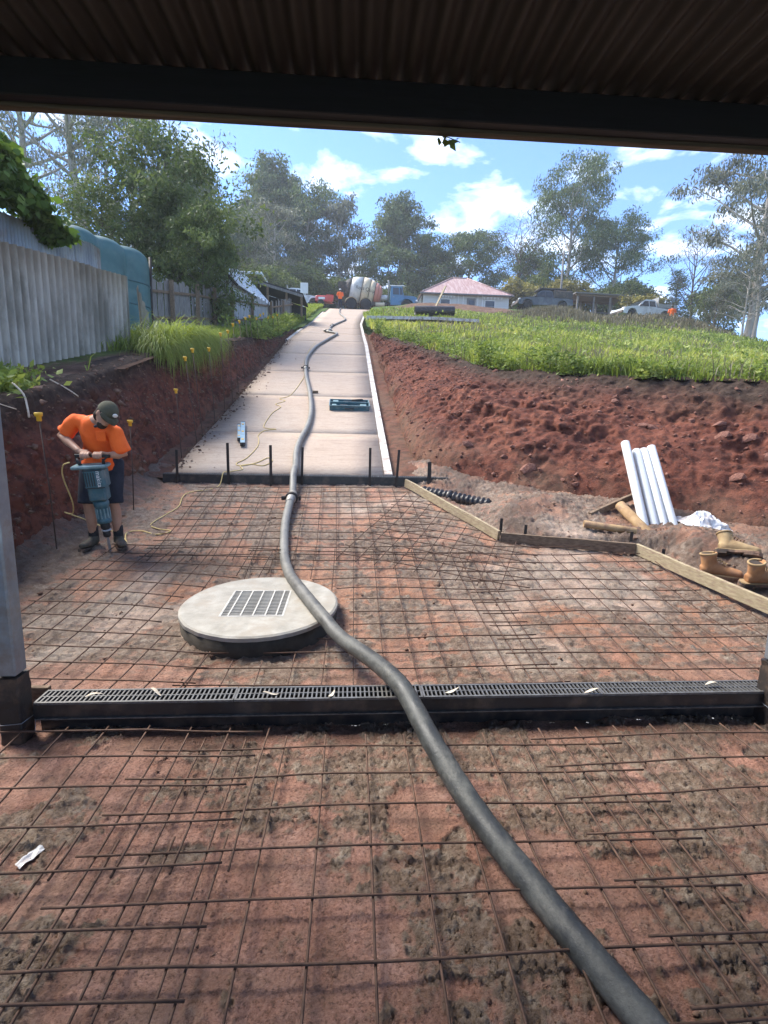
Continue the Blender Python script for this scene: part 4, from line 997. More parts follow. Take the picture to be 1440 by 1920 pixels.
def lvl(x0, y0, x1, y1, w, lab):
    r = empty('spirit_level', (x0, y0, float(drivez(y0)) + .03), label=lab, cat='level', group='metal levels lying on the driveway'); o = Vector(r.location)
    a = Vector((0, 0, 0)); b = Vector((x1, y1, float(drivez(y1)) + .03)) - o
    m = MB(); m.bar(a, b, w, .012); d = (b - a).normalized(); up = Vector((0, 0, 1))
    m.bar(a + up * .022, b + up * .022, w * .35, .032); m.bar(a + up * .044, b + up * .044, w, .012); m.build('beam', M['level_blue'], r)
    for p in (a, b): MB().bar(p - d * .012 + up * .022, p + d * .012 + up * .022, w + .006, .062).build('end_cap', M['dark_rubber'], r)
    for t in (.15, .5, .85): MB().bar(a + (b - a) * t - d * .03 + up * .0525, a + (b - a) * t + d * .03 + up * .0525, w * .5, .006).build('vial', M['yellow_cap'], r)
lvl(-1.86, 8.70, -2.10, 9.92, .075, 'longer pale metal level lying beside the yellow cord')
lvl(-1.97, 8.95, -2.14, 9.75, .05, 'shorter pale metal level lying next to the cutting side')
o = MB().box((0, 0, .03), (.13, .05, .06), bev=.005).build('timber_offcut', M['old_timber']); o.location = (-.93, 12.6, float(drivez(12.6))); o.rotation_euler = (math.atan(.3), 0, .1); tag(o, 'tiny dark timber offcut beside the hose on the driveway', 'offcut')

# ------------------------------------------------------------------ verge below the driveway
def build_verge():
    xs = np.arange(-3.6, 1.7, .05); ys = np.concatenate([np.arange(7.46, 12, .05), np.arange(12, 25, .12)])
    Y, X = np.meshgrid(ys, xs)
    Z = drivez(Y) - .075 + .05 * sst(-2.7, -3.1, X) + .03 * sst(.6, 1.0, X) + .035 * fbm(X * 5, Y * 5, o=4, s=66)
    Z = np.where((X > -2.64) & (X < .58), drivez(Y) - .016, Z)
    me = mesh_np('verge', np.stack([X, Y, Z], -1).reshape(-1, 3), gridF(*X.shape), M['bank'], True, {'h': np.zeros(X.size), 'mud': (.5 + .5 * fbm(X * 2, Y * 2, s=9)).ravel()})
    tag(mobj('verge', me), 'dirt strips along both driveway edges', kind='structure')
build_verge()

# ------------------------------------------------------------------ people
pm('skin', (.44, .25, .165), (.36, .19, .12), 10, .55, spec=.3)
pm('orange_shirt', (.92, .155, .022), (.80, .11, .015), 5, .8, bump=.35, bsc=11, bd=.02)
pm('navy', (.022, .026, .038), (.012, .014, .022), 8, .9, bump=.3, bsc=14, bd=.01)
pm('cap_olive', (.085, .08, .05), (.05, .048, .03), 12, .9, bump=.2)
pm('hair', (.035, .022, .015), (.02, .013, .01), 30, .8, bump=.4, bsc=80)
pm('sock', (.02, .02, .022), (.03, .03, .03), 20, .95)
pm('worn_boot', (.085, .075, .055), (.05, .045, .035), 12, .8, bump=.3, dirt=(.2, .13, .09), dsc=8)
pm('white_paint', (.74, .74, .72), (.66, .66, .63), 5, .5, spec=.4)
def headmat(f, up=(0, 0, 1)):
    f = Vector(f).normalized(); x = f.cross(Vector(up)).normalized(); z = x.cross(f)
    return Matrix((x, f, z)).transposed()
def add_head(b, c, m):
    c = Vector(c)
    b.ball(c, (.074, .093, .105), 16, m); b.ball(c + m @ Vector((0, .028, -.062)), (.054, .06, .058), 12, m)
    b.ball(c + m @ Vector((0, .098, -.018)), (.013, .02, .024), 8, m); b.ball(c + m @ Vector((0, .078, .02)), (.06, .03, .018), 10, m)
    b.ball(c + m @ Vector((0, .085, -.062)), (.025, .014, .010), 8, m)
    for s in (-1, 1): b.ball(c + m @ Vector((s * .076, -.005, -.012)), (.009, .02, .03), 8, m)
def head_kids(r, c, m, cap, beard=True):
    c = Vector(c)
    for s in (-1, 1): MB().ball(c + m @ Vector((s * .03, .088, .0)), (.010, .006, .006), 8, m).build('eye', M['dark_rubber'], r)
    h = MB(); h.ball(c + m @ Vector((0, -.02, .012)), (.081, .09, .108), 16, m)
    if beard: h.ball(c + m @ Vector((0, .045, -.088)), (.052, .045, .05), 12, m); h.ball(c + m @ Vector((0, -.05, -.05)), (.07, .05, .07), 12, m)
    remeshed('hair', h, .012, M['hair'], r, 2)
    k = MB(); pr = []
    for i in range(8):
        t = i / 7 * math.pi / 2; pr.append((.096 * math.cos(t) + .0005, .100 * math.sin(t)))
    k.lathe([(.092, -.012), (.097, -.010)] + pr, 20, c + m @ Vector((0, -.004, .035)), m @ Matrix.Diagonal((.93, 1.1, 1)))
    kk = k.build('cap', cap, r)
    br = MB(); vs = []; n = 9
    for j, (rad, dz) in enumerate(((.088, .0), (.125, -.008), (.165, -.028))):
        for top in (0, 1):
            for i in range(n):
                a = R_(25 + 130 * i / (n - 1)); x = rad * .88 * math.cos(a) if j < 2 else .075 * math.cos(a); y = rad * math.sin(a)
                vs.append(c + m @ Vector((x, y + .006, .03 + dz - .010 * math.cos(a) ** 2 * j + .004 * top)))
    fs = []
    for j in range(2):
        for top in (0, 1):
            for i in range(n - 1):
                q = (j * 2 + top) * n + i; w = ((j + 1) * 2 + top) * n + i; fs.append((q, q + 1, w + 1, w))
    for i in range(n - 1): q = 4 * n + i; fs.append((q, q + 1, q + n + 1, q + n))
    br.add(vs, fs, True); br.build('brim', cap, kk)
    return kk
def shoe(b, heel, toe, r=.045):
    h, t = Vector(heel), Vector(toe); d = t - h
    b.tube([h, h + d * .35, h + d * .75, t], [(r * .8, r), (r * .95, r * 1.05), (r * 1.05, r * .8), (r * .75, r * .5)], 12, ell=[d.cross(Vector((0, 0, 1)))])
    b.ball(h, (r * .85, r * .85, r), 10); b.ball(t, (r * .8, r * .8, r * .6), 10)
def build_worker():
    px, py = -2.535, 5.24; gz = padz(px, py) + .015
    r = empty('person', (px, py, gz), label='worker in orange shirt, dark shorts and cap bending over a jackhammer', cat='person')
    hc = Vector((.20, -.23, 1.335)); hm = headmat((.60, -.55, -.62), (.42, .1, .90))
    aR, aL = Vector((-.125, .03, .09)), Vector((.115, .05, .10)); kR, kL = Vector((-.125, -.03, .48)), Vector((.10, .0, .48)); hR, hL = Vector((-.115, .10, .86)), Vector((.07, .12, .86))
    sR, sL = Vector((-.175, -.03, 1.275)), Vector((.215, -.09, 1.155)); eR, eL = Vector((-.345, .0, 1.12)), Vector((.265, -.07, .95)); wR, wL = Vector((-.085, -.20, .985)), Vector((.185, -.20, .955))
    b = MB()
    for a, k, h in ((aR, kR, hR), (aL, kL, hL)):
        b.tube([a + Vector((0, 0, -.05)), a, a.lerp(k, .3), a.lerp(k, .68) + Vector((0, .018, 0)), k, k.lerp(h, .5), h], [.036, .036, .043, .058, .052, .074, .088], 14)
    b.tube([(-.02, .12, .84), (-.01, .10, .95), (.01, .04, 1.08), (.02, -.02, 1.2), (.04, -.07, 1.25), (.085, -.12, 1.29)], [(.15, .11), (.14, .10), (.145, .105), (.15, .11), (.13, .09), (.06, .06)], 16, ell=[(1, 0, 0)])
    b.tube([(.065, -.09, 1.25), (.11, -.14, 1.295), hc - Vector((.03, -.02, .03))], [.062, .056, .054], 12)
    for s, e, w in ((sR, eR, wR), (sL, eL, wL)):
        b.tube([s, s.lerp(e, .5), e, e.lerp(w, .35), e.lerp(w, .8), w], [.056, .050, .044, .043, .033, .028], 12)
    add_head(b, hc, hm)
    # hands closed over the tool's top handle (a bar along x at y=-.245, z=.945)
    for sgn, w, x0 in ((-1, wR, -.005), (1, wL, .115)):
        pc = Vector((x0 - sgn * -.006, -.222, .965)); b.tube([w, w.lerp(pc, .5), pc], [(.028, .022), (.034, .022), (.044, .020)], 10, ell=[(1, 0, .1)])
        for i in range(4):
            x = x0 + (i - 1.5) * .023; L = (.92, 1.05, 1.0, .8)[i]
            b.tube([(x, -.215, .972), (x, -.248, .978), (x, -.276, .960), (x, -.282, .960 - .026 * L), (x, -.266, .960 - .042 * L)], [.011, .0105, .0095, .009, .008], 8)
        tx = x0 - sgn * .046
        b.tube([(x0 - sgn * .028, -.205, .962), (tx, -.225, .948), (tx + sgn * .008, -.255, .936), (tx + sgn * .018, -.272, .936)], [.015, .012, .0105, .009], 8)
    remeshed('body', b, .0062, M['skin'], r, 2)
    # shirt
    s_ = MB()
    s_.tube([(-.03, .10, .80), (-.02, .10, .90), (-.005, .08, 1.0), (.01, .03, 1.1), (.02, -.03, 1.185), (.045, -.07, 1.25), (.08, -.11, 1.295)], [(.18, .145), (.175, .14), (.17, .135), (.172, .14), (.172, .135), (.145, .11), (.075, .075)], 24, ell=[(1, 0, 0)])
    for s, e, f in ((sR, eR, .80), (sL, eL, .86)):
        q = s.lerp(e, f); s_.tube([s.lerp(Vector((.02, -.03, 1.22)), .35), s, s.lerp(e, .45), q], [.08, .074, .074, .086], 16)
        s_.ball(s, .075, 12)
    rng = np.random.default_rng(3)
    so = remeshed('shirt', s_, .011, M['orange_shirt'], r, 5)
    V = np.empty(len(so.data.vertices) * 3, np.float32); so.data.vertices.foreach_get('co', V); V = V.reshape(-1, 3); N = np.empty_like(V).ravel(); so.data.vertices.foreach_get('normal', N); N = N.reshape(-1, 3)
    fold = .019 * fbm(V[:, 0] * 9 + V[:, 2] * 5, V[:, 1] * 7, V[:, 2] * 4, o=3, s=2) + .013 * np.sin(V[:, 0] * 26 + V[:, 2] * 14 + 3 * fbm(V[:, 0] * 4, V[:, 2] * 4, s=8)) * sst(1.25, .9, V[:, 2])
    V = V + N * fold[:, None]; so.data.vertices.foreach_set('co', V.ravel()); so.data.update()
    col = MB()
    col.tube([(-.01, -.12, 1.275), (.02, -.04, 1.32), (.10, -.04, 1.325), (.165, -.10, 1.29), (.145, -.185, 1.245), (.07, -.20, 1.22)], [.020, .022, .022, .022, .018, .012], 8); col.build('collar', M['navy'], so)
    MB().box((.115, -.178, 1.13), (.09, .012, .10), headmat((0, -1, -.25)).to_3x3(), bev=.005).build('pocket', M['orange_shirt'], so)
    # shorts
    t = MB(); t.tube([(-.02, .115, .93), (-.02, .11, .84), (-.02, .10, .74)], [(.175, .125), (.185, .135), (.17, .12)], 20, ell=[(1, 0, 0)])
    for k, h in ((kR, hR), (kL, hL)): t.tube([h + Vector((0, 0, .02)), h.lerp(k, .4), h.lerp(k, .85), k + Vector((0, .01, -.03))], [.112, .108, .098, .100], 18)
    remeshed('shorts', t, .012, M['navy'], r, 4)
    for a, toe in ((aR, Vector((-.155, -.14, .03))), (aL, Vector((.215, -.095, .035)))):
        MB().lathe([(.040, -.02), (.046, 0), (.048, .06), (.046, .12), (.043, .125)], 14, a + Vector((0, 0, -.01))).build('sock', M['sock'], r)
        q = MB(); shoe(q, (a.x, a.y + .01, .045), toe + Vector((0, 0, .012)), .048); q.tube([(a.x, a.y, .04), (a.x, a.y, .11)], [.052, .050], 12)
        bt = remeshed('boot', q, .009, M['worn_boot'], r, 3)
        d = (toe - a); d.z = 0; d.normalize(); sd = Vector((-d.y, d.x, 0)); so2 = MB(); L = .275
        pts = [(-.05, -.035), (-.055, 0), (-.05, .035), (.08, .044), (.17, .045), (.215, .02), (.215, -.02), (.17, -.045), (.08, -.044)]
        so2.prism([((Vector((a.x, a.y, 0)) + d * u + sd * v).x, (Vector((a.x, a.y, 0)) + d * u + sd * v).y) for u, v in pts], -.012, .012, 'Z').build('sole', M['boot_sole'], bt)
    cp = head_kids(r, hc, hm, M['cap_olive'])
    MB().ball(hc + hm @ Vector((.0, .108, .075)), (.026, .010, .020), 10, hm).build('emblem', M['white_paint'], cp)
    return r
build_worker()
def build_hammer():
    tip = Vector((-2.420, 5.10, padz(-2.42, 5.10) - .01)); r = empty('jackhammer', tip, label='blue-green electric jackhammer held upright with its chisel in the clay', cat='jackhammer')
    top = Vector((-2.475, 4.99, 1.27)) - tip; ax = top.normalized(); L = top.length
    fwd = Vector((.15, -1, 0)); fwd = (fwd - ax * fwd.dot(ax)).normalized(); x = ax.cross(fwd); m = Matrix((x, -fwd, ax)).transposed()
    P = lambda a, b, c: m @ Vector((a, b, c))
    MB().lathe([(.004, 0), (.013, .05), (.013, .2), (.016, .21)], 10, (0, 0, 0), m).build('chisel', M['bare_steel'], r)
    ck = MB().lathe([(.022, .19), (.034, .2), (.036, .25), (.03, .27), (.042, .285), (.046, .33), (.040, .345)], 16, (0, 0, 0), m).build('chuck', M['dark_rubber'], r)
    MB().lathe([(.043, .255), (.047, .262), (.043, .27)], 16, (0, 0, 0), m).build('ring', M['bare_steel'], ck)
    br = MB().lathe([(.058, .34), (.066, .345), (.066, .375), (.060, .385), (.060, .50), (.068, .51), (.070, .55), (.062, .565)], 20, (0, 0, 0), m).build('barrel', M['teal'], r)
    rb = MB()
    for k in range(12):
        a = k * math.pi / 6; rb.box(P(.061 * math.cos(a), .061 * math.sin(a), .44), (.010, .010, .10), m)
    rb.build('rib', M['teal_light'], br)
    hs = MB().box(P(0, 0, .64), (.16, .15, .15), m, bev=.02); hs.box(P(0, 0, .79), (.19, .17, .19), m, bev=.018)
    hb = hs.build('housing', M['teal'], r)
    v = MB()
    for k in range(5): v.box(P(-.085 + k * .022, -.0865, .79), (.008, .006, .13), m)
    for z in (.705, .875): v.box(P(0, -.0868, z), (.17, .006, .008), m)
    v.build('vent', M['dark_rubber'], hb)
    MB().box(P(-.03, 0, .905), (.31, .17, .035), m, bev=.01).build('top_frame', M['teal_light'], r)
    h = MB()
    h.tube([P(-.11, -.02, .92), P(-.125, -.04, .965), Vector((-.105, -.145, .945)) + Vector((-2.535, 5.24, 0)) - Vector((tip.x, tip.y, 0)) + Vector((0, 0, padz(-2.535, 5.24) + .015 - tip.z)) - Vector((0, .1, 0)),
            Vector((.215, -.245, .945)) + Vector((-2.535 - tip.x, 5.24 - tip.y, padz(-2.535, 5.24) + .015 - tip.z)), P(.10, -.04, .965), P(.09, -.02, .92)], .0155, 10)
    h.build('handle', M['dark_rubber'], r)
    cu = bpy.data.curves.new('lettering', 'FONT'); cu.body = 'makita'; cu.size = .056; cu.extrude = .0012; cu.align_x = 'CENTER'; cu.align_y = 'CENTER'; cu.space_character = 1.05
    o = bpy.data.objects.new('tmp', cu); COL.objects.link(o); me = bpy.data.meshes.new_from_object(o.evaluated_get(bpy.context.evaluated_depsgraph_get())); bpy.data.objects.remove(o)
    me.materials.clear(); me.materials.append(M['white_paint']); t = mobj('lettering', me, hb)
    # text reads downwards on the face towards the camera
    tx, ty = -ax, x; t.matrix_local = Matrix.Translation(P(.045, -.0885, .79)) @ Matrix((tx, ty, tx.cross(ty))).transposed().to_4x4()
build_hammer()
def small_person(loc, rz, lab, shirt, legs, hm_dir=(0, 1, 0), hat=None, arms=((-.28, .05, 1.12), (-.16, .22, 1.05), (.28, .05, 1.12), (.16, .22, 1.05))):
    r = empty('person', loc, rz, lab, 'person'); hc = Vector((0, .02, 1.62)); hm = headmat(hm_dir)
    b = MB(); add_head(b, hc, hm); b.tube([(0, 0, 1.40), (0, .01, 1.55)], .055, 10)
    for s in (-1, 1):
        b.tube([(s * .10, 0, .05), (s * .10, 0, .48), (s * .09, 0, .88)], [.042, .055, .08], 10)
        e, w = Vector(arms[0 if s < 0 else 2]), Vector(arms[1 if s < 0 else 3]); b.tube([(s * .2, 0, 1.42), e, w], [.055, .045, .03], 10); b.ball(w, (.04, .05, .03), 8)
    b.tube([(0, 0, .86), (0, 0, 1.1), (0, 0, 1.42)], [(.15, .10), (.14, .10), (.17, .10)], 12, ell=[(1, 0, 0)])
    remeshed('body', b, .013, M['skin'], r, 2)
    s_ = MB().tube([(0, 0, .84), (0, 0, 1.1), (0, 0, 1.38), (0, 0, 1.46)], [(.18, .13), (.175, .13), (.20, .13), (.09, .08)], 16, ell=[(1, 0, 0)])
    for s in (-1, 1):
        e = Vector(arms[0 if s < 0 else 2]); s_.tube([(s * .15, 0, 1.40), (s * .2, 0, 1.42), Vector((s * .2, 0, 1.42)).lerp(e, .9)], [.08, .075, .07], 10)
    remeshed('shirt', s_, .018, shirt, r, 3)
    t = MB().tube([(0, 0, .95), (0, 0, .82)], [(.165, .12), (.17, .13)], 14, ell=[(1, 0, 0)])
    for s in (-1, 1): t.tube([(s * .09, 0, .86), (s * .10, 0, .48), (s * .105, 0, .10)], [.10, .085, .075], 10)
    remeshed('trousers', t, .018, legs, r, 3)
    q = MB()
    for s in (-1, 1): shoe(q, (s * .105, -.03, .05), (s * .12, .15, .04), .05)
    q.build('boots', M['worn_boot'], r); head_kids(r, hc, hm, hat or M['cap_olive'], False)
small_person((-1.35, 48.4, float(drivez(48.4))), R_(10), 'worker in orange shirt and dark trousers standing at the top of the driveway', M['orange_shirt'], M['navy'], hat=M['white_paint'])
small_person((26.2, 42.6, float(natz(np.array([26.2]), np.array([42.6]))[0])), R_(-25), 'worker in orange shirt standing beside the white ute', M['orange_shirt'], M['navy'])

def gz(x, y): return float(natz(np.array([float(x)]), np.array([float(y)]))[0])
# ------------------------------------------------------------------ fences on the uphill-left side
pm('fibro', (.42, .385, .325), (.29, .265, .22), 3, .9, bump=.3, bsc=40, stretch=(1, 1, .35), coord='World', dirt=(.19, .175, .14), dsc=2.2)
pm('blue_iron', (.36, .40, .46), (.24, .275, .33), 4, .55, metal=.3, spec=.4, stretch=(1, 1, .4), coord='World', dirt=(.25, .2, .17), dsc=3)
pm('grey_paling', (.25, .235, .215), (.13, .12, .11), 6, .9, bump=.4, stretch=(8, 8, .8), coord='World')
pm('pale_paling', (.40, .41, .41), (.26, .265, .27), 6, .85, bump=.3, stretch=(8, 8, .8), coord='World')
def corr_fence(name, A, B, z0f, z1f, pitch, amp, ncorr, mat, lab, th, lean=0, wob=0):
    A, B = Vector((*A, 0)), Vector((*B, 0)); d = (B - A); L = d.length; d.normalize(); n = Vector((-d.y, d.x, 0)); Wd = pitch * ncorr
    r = empty(name, (A.x, A.y, gz(A.x, A.y)), label=lab, cat='fence'); o = Vector(r.location); rr = random.Random(5)
    k = 0
    while k * Wd < L - .1:
        u = np.linspace(0, Wd + pitch * .3, ncorr * 8 + 3); jz = rr.uniform(-1, 1); jl = rr.uniform(-.012, .012)
        V = []
        for lay in (0, 1):
            for v in (0, .33, .66, 1):
                for a in u:
                    s = k * Wd + a; p = A + d * s; zb, zt = z0f(p.x, p.y), z1f(s) + jz * .02 + (wob * math.sin(s * 3.1) * math.sin(s * 1.3) if v == 1 else 0)
                    off = amp * math.cos(2 * math.pi * a / pitch) + .004 * (k % 2) + th * lay + (jl + lean) * v
                    V.append(p + n * off + Vector((0, 0, zb + (zt - zb) * v)) - o)
        m = len(u); F = gridF(4, m); F = np.vstack([F, F[:, ::-1] + 4 * m])
        i0, i1 = np.arange(m - 1) + 3 * m, np.arange(m - 1) + 7 * m
        F = np.vstack([F, np.stack([i0, i0 + 1, i1 + 1, i1], -1)])
        mobj('sheet', mesh_np('sheet', np.array(V), F, mat, False), r); k += 1
    p = A
    return r
corr_fence('corrugated_fence', (-5.59, 3.9), (-4.35, 10.45), lambda x, y: gz(x, y) - .05, lambda s: 3.52 + .118 * s, 6.67 / 49, .044, 7, M['fibro'], 'grey corrugated cement sheet fence above the shaded cutting', .006)
def loose_sheet():
    r = MB(); pitch = .146; vs = []; n = 20
    for lay in (0, 1):
        for v in range(3):
            for i in range(n + 1):
                a = i / n * .55; t = v / 2
                vs.append((-4.27 + .03 * math.cos(2 * math.pi * a / pitch) + .004 * lay + .10 * t, 10.5 + a + .30 * t * 0 + .50 * (1 - t) * 0 - .55 * t * .0 + (1 - t) * .42, gz(-4.3, 10.3) - .05 + t * (1.25 - a * .9)))
    F = gridF(3, n + 1); F = np.vstack([F, F[:, ::-1] + 3 * (n + 1)])
    o = mobj('loose_sheet', mesh_np('loose_sheet', np.array(vs), F, M['fibro'])); tag(o, 'loose leaning corrugated sheet at the uphill end of the grey fence', 'sheet')
loose_sheet()
corr_fence('iron_fence', (-6.53, 5.2), (-5.48, 12.0), lambda x, y: gz(x, y), lambda s: 4.66 + .08 * s, .076, .009, 10, M['blue_iron'], 'bluish corrugated iron fence with uneven top under the creeper', .002, wob=.10)
def palings(name, P, hs, mat, lab, wd, gap, seed, leanf=.03, skip=.0):
    P = [Vector((x, y, gz(x, y))) for x, y in P]; r = empty(name, P[0], label=lab, cat='fence'); o = P[0]; rr = random.Random(seed)
    tot = 0
    for a, b, h0, h1 in zip(P[:-1], P[1:], hs[:-1], hs[1:]):
        d = b - a; L = Vector((d.x, d.y, 0)).length; n = int(L / (wd + gap)); t2 = Vector((d.x, d.y, 0)).normalized(); nn = Vector((-t2.y, t2.x, 0))
        for k in range(n):
            if rr.random() < skip: continue
            f = (k + .5) / n; c = a + d * f; h = (h0 + (h1 - h0) * f) * rr.uniform(.93, 1.05); w = wd * rr.uniform(.85, 1.05); ln = rr.gauss(0, leanf)
            top = c + t2 * (ln * h) + Vector((0, 0, h)) + nn * rr.uniform(-.01, .01)
            m = MB(); bt = .018
            vs = []
            for p, z in ((c, -.08), (top, -.03), (top, 0)):
                e = w / 2 if z != 0 else w / 2 - .02
                for s1, s2 in ((-1, -1), (1, -1), (1, 1), (-1, 1)): vs.append(p + t2 * (s1 * e) + nn * (s2 * bt / 2) + Vector((0, 0, z)) - o)
            fs = [(0, 1, 5, 4), (1, 2, 6, 5), (2, 3, 7, 6), (3, 0, 4, 7), (4, 5, 9, 8), (5, 6, 10, 9), (6, 7, 11, 10), (7, 4, 8, 11), (8, 9, 10, 11), (3, 2, 1, 0)]
            m.add(vs, fs); m.build('paling', mat, r)
        for z in (.35, .8):
            MB().bar(a + Vector((0, 0, h0 * z)) - nn * .045 - o, b + Vector((0, 0, h1 * z)) - nn * .045 - o, .04, .07).build('rail', M['old_timber'], r)
        for f in (0, .5): MB().box(a + d * f - nn * .11 - o + Vector((0, 0, (h0 + (h1 - h0) * f) * .5)), (.1, .1, (h0 + (h1 - h0) * f) * 1.03)).build('post', M['old_timber'], r)
    return r
palings('paling_fence', [(-5.75, 14.6), (-5.0, 17.0), (-4.45, 18.9)], [1.6, 1.5, 1.45], M['grey_paling'], 'weathered grey paling fence below the dark bushy tree', .13, .012, 1)
palings('pale_fence', [(-4.4, 19.0), (-3.85, 23.4)], [1.5, 1.25], M['pale_paling'], 'pale bluish board fence beside the white shed', .16, .015, 2, .02)
palings('leaning_fence', [(-3.8, 23.7), (-3.35, 28.5)], [1.15, 1.2], M['grey_paling'], 'broken leaning paling fence next to the dark lean-to', .13, .05, 3, .10, .15)
o = MB().tube([(-5.5, 14.75, gz(-5.5, 14.75) - .1), (-5.46, 14.75, gz(-5.5, 14.75) + 2.1)], .035, 8).build('thin_pole', M['stake']); tag(o, 'thin dark pole standing at the end of the water tank', 'pole')

# ------------------------------------------------------------------ water tank
pm('tank_teal', (.048, .125, .122), (.036, .098, .098), 2.5, .5, spec=.4, dirt=(.075, .145, .14), dsc=2)
pm('tank_teal_dark', (.05, .11, .12), (.04, .09, .10), 3, .55)
def build_tank():
    A, B = Vector((-6.75, 12.75, 0)), Vector((-5.75, 14.9, 0)); d = (B - A).normalized(); z0 = gz(-6, 13.5) - .1
    r = empty('water_tank', (*(A + B).xy / 2, z0), label='blue-green plastic water tank with rounded lobes behind the corrugated fence', cat='water tank'); o = Vector(r.location)
    b = MB(); H_ = 6.0 - z0
    for k in range(3):
        c = A + d * (.35 + k * .72) - Vector((o.x, o.y, 0)); rr_ = .60
        pr = [(rr_ * .98, 0), (rr_, .1), (rr_, H_ - .35), (rr_ * .93, H_ - .18), (rr_ * .7, H_ - .06), (rr_ * .2, H_)]
        b.lathe(pr, 32, c)
    c = (A + B) / 2 - Vector((o.x, o.y, 0)); b.box(c + Vector((0, 0, H_ / 2 - .1)), (.62, 1.5, H_ - .24), math.atan2(d.y, d.x) - math.pi / 2)
    t = remeshed('tank_body', b, .035, M['tank_teal'], r, 10)
    for k in range(3):
        c = A + d * (.35 + k * .72) - Vector((o.x, o.y, 0))
        for z in (.5, 1.05, 1.6):
            pth = [c + Vector((.595 * math.cos(a), .595 * math.sin(a), z)) for a in np.linspace(-2.0 if k else -2.6, .9, 16)]
            MB().tube(pth, .022, 6).build('rib', M['tank_teal_dark'], r)
    c = A + d * .2 - Vector((o.x, o.y, 0)); MB().lathe([(.19, 0), (.2, .03), (.17, .06)], 18, c + Vector((.05, -.1, H_ - .03))).build('inlet_lid', M['tank_teal'], r)
    MB().tube([c + Vector((-.2, -.35, H_ - .2)), c + Vector((-.1, -.32, H_ + .08)), c + Vector((.02, -.25, H_ + .05))], .045, 8).build('inlet_pipe', M['pvc'], r)
build_tank()

# ------------------------------------------------------------------ shed, lean-to, sign
pm('white_iron', (.62, .66, .69), (.52, .56, .59), 3, .55, spec=.4, stretch=(6, 6, .3), dirt=(.42, .43, .42), dsc=2)
pm('dark_shade', (.035, .035, .036), (.055, .053, .05), 4, .85)
pm('glass', (.03, .035, .04), (.02, .024, .028), 2, .08, spec=.6)
def build_shed():
    x, y = -6.6, 25.5; r = empty('white_shed', (x, y, gz(x, y) - .1), label='white iron shed with sloping pale roof behind the pale board fence', cat='shed'); r.rotation_euler = (0, 0, R_(-12))
    w, d, h, p = 3.7, 4.2, 1.85, .95
    MB().prism([(-w / 2, 0), (w / 2, 0), (w / 2, h * .78), (w * .18, h + p - .02), (-w / 2, h)], -d / 2 + .12, d / 2 - .12, 'Y').build('wall', M['white_iron'], r)
    for a, b, nm in (((-w / 2 - .2, h - .03), (w * .18 + .02, h + p + .05), 'roof'), ((w * .18, h + p + .06), (w / 2 + .25, h * .78 - .12), 'roof')):
        m = MB(); n = 24
        aa, bb = Vector((a[0], 0, a[1])), Vector((b[0], 0, b[1])); dv_ = bb - aa; nn = Vector((-dv_.z, 0, dv_.x)).normalized(); vs = []
        for lay in (0, .03):
            for i in range(n * 3 + 1):
                yy_ = -d / 2 + d * i / (n * 3); o_ = .014 * math.cos(2 * math.pi * i / 3)
                for q in (aa, bb): vs.append(q + nn * (o_ + lay) + Vector((0, yy_, 0)))
        F = gridF(n * 3 + 1, 2); K = 2 * (n * 3 + 1); F = np.vstack([F, F[:, ::-1] + K, np.stack([np.arange(0, K - 2, 2), np.arange(2, K, 2), np.arange(2, K, 2) + K, np.arange(0, K - 2, 2) + K], -1)])
        mobj(nm, mesh_np(nm, np.array(vs), F, M['white_iron']), r)
    MB().bar((w * .16, -d / 2 - .02, h + p + .02), (w / 2 + .26, -d / 2 - .02, h * .78 - .14), .05, .12).build('barge_board', M['dark_shade'], r)
    MB().box((.3, -d / 2 + .108, .85), (.85, .04, 1.7)).build('door', M['white_iron'], r)
build_shed()
def build_leanto():
    x, y = -4.3, 30.5; r = empty('lean_to', (x, y, gz(x, y)), label='dark open lean-to with timber posts beside the driveway', cat='shed')
    vs = [(-1.6, -1.4, 1.95), (1.5, -1.4, 1.15), (1.5, 1.6, 1.15), (-1.6, 1.6, 1.95)]
    m = MB(); m.add([(a, b, c) for a, b, c in vs] + [(a, b, c + .06) for a, b, c in vs], [(3, 2, 1, 0), (4, 5, 6, 7), (0, 1, 5, 4), (1, 2, 6, 5), (2, 3, 7, 6), (3, 0, 4, 7)]); m.build('roof', M['dark_shade'], r)
    for px_, h in ((-1.5, 1.9), (-.4, 1.62), (.6, 1.36), (1.4, 1.15)):
        MB().box((px_, -1.36, h / 2), (.1, .1, h)).build('post', M['old_timber'], r)
    MB().prism([(-1.5, .0), (1.4, 0), (1.4, 1.1), (-1.5, 1.88)], 1.4, 1.46, 'Y').build('back_wall', M['dark_shade'], r)
    MB().bar((-1.55, -1.43, 1.84), (1.48, -1.43, 1.06), .04, .14).build('front_rail', M['grey_paling'], r)
    x, y = -7.6, 37; r = empty('flat_shed', (x, y, gz(x, y)), label='small shed with flat white roof beyond the white iron shed', cat='shed')
    MB().box((0, 0, 1.05), (2.6, 2.4, 2.1)).build('wall', M['dark_shade'], r); MB().box((0, -.1, 2.2), (3.1, 3.0, .18), bev=.03).build('roof', M['white_iron'], r)
    MB().box((.7, -1.22, 1.2), (.7, .06, .8)).build('window', M['glass'], r)
build_leanto()
def build_sign():
    x, y = -3.45, 36.0; r = empty('sign_post', (x, y, gz(x, y) - .05), label='white post with a blank square panel beside the driveway', cat='sign')
    MB().box((0, 0, 1.0), (.1, .1, 2.0)).build('post', M['white_paint'], r); MB().box((.06, -.075, 1.75), (.5, .045, .68), bev=.01).build('panel', M['white_paint'], r)
build_sign()

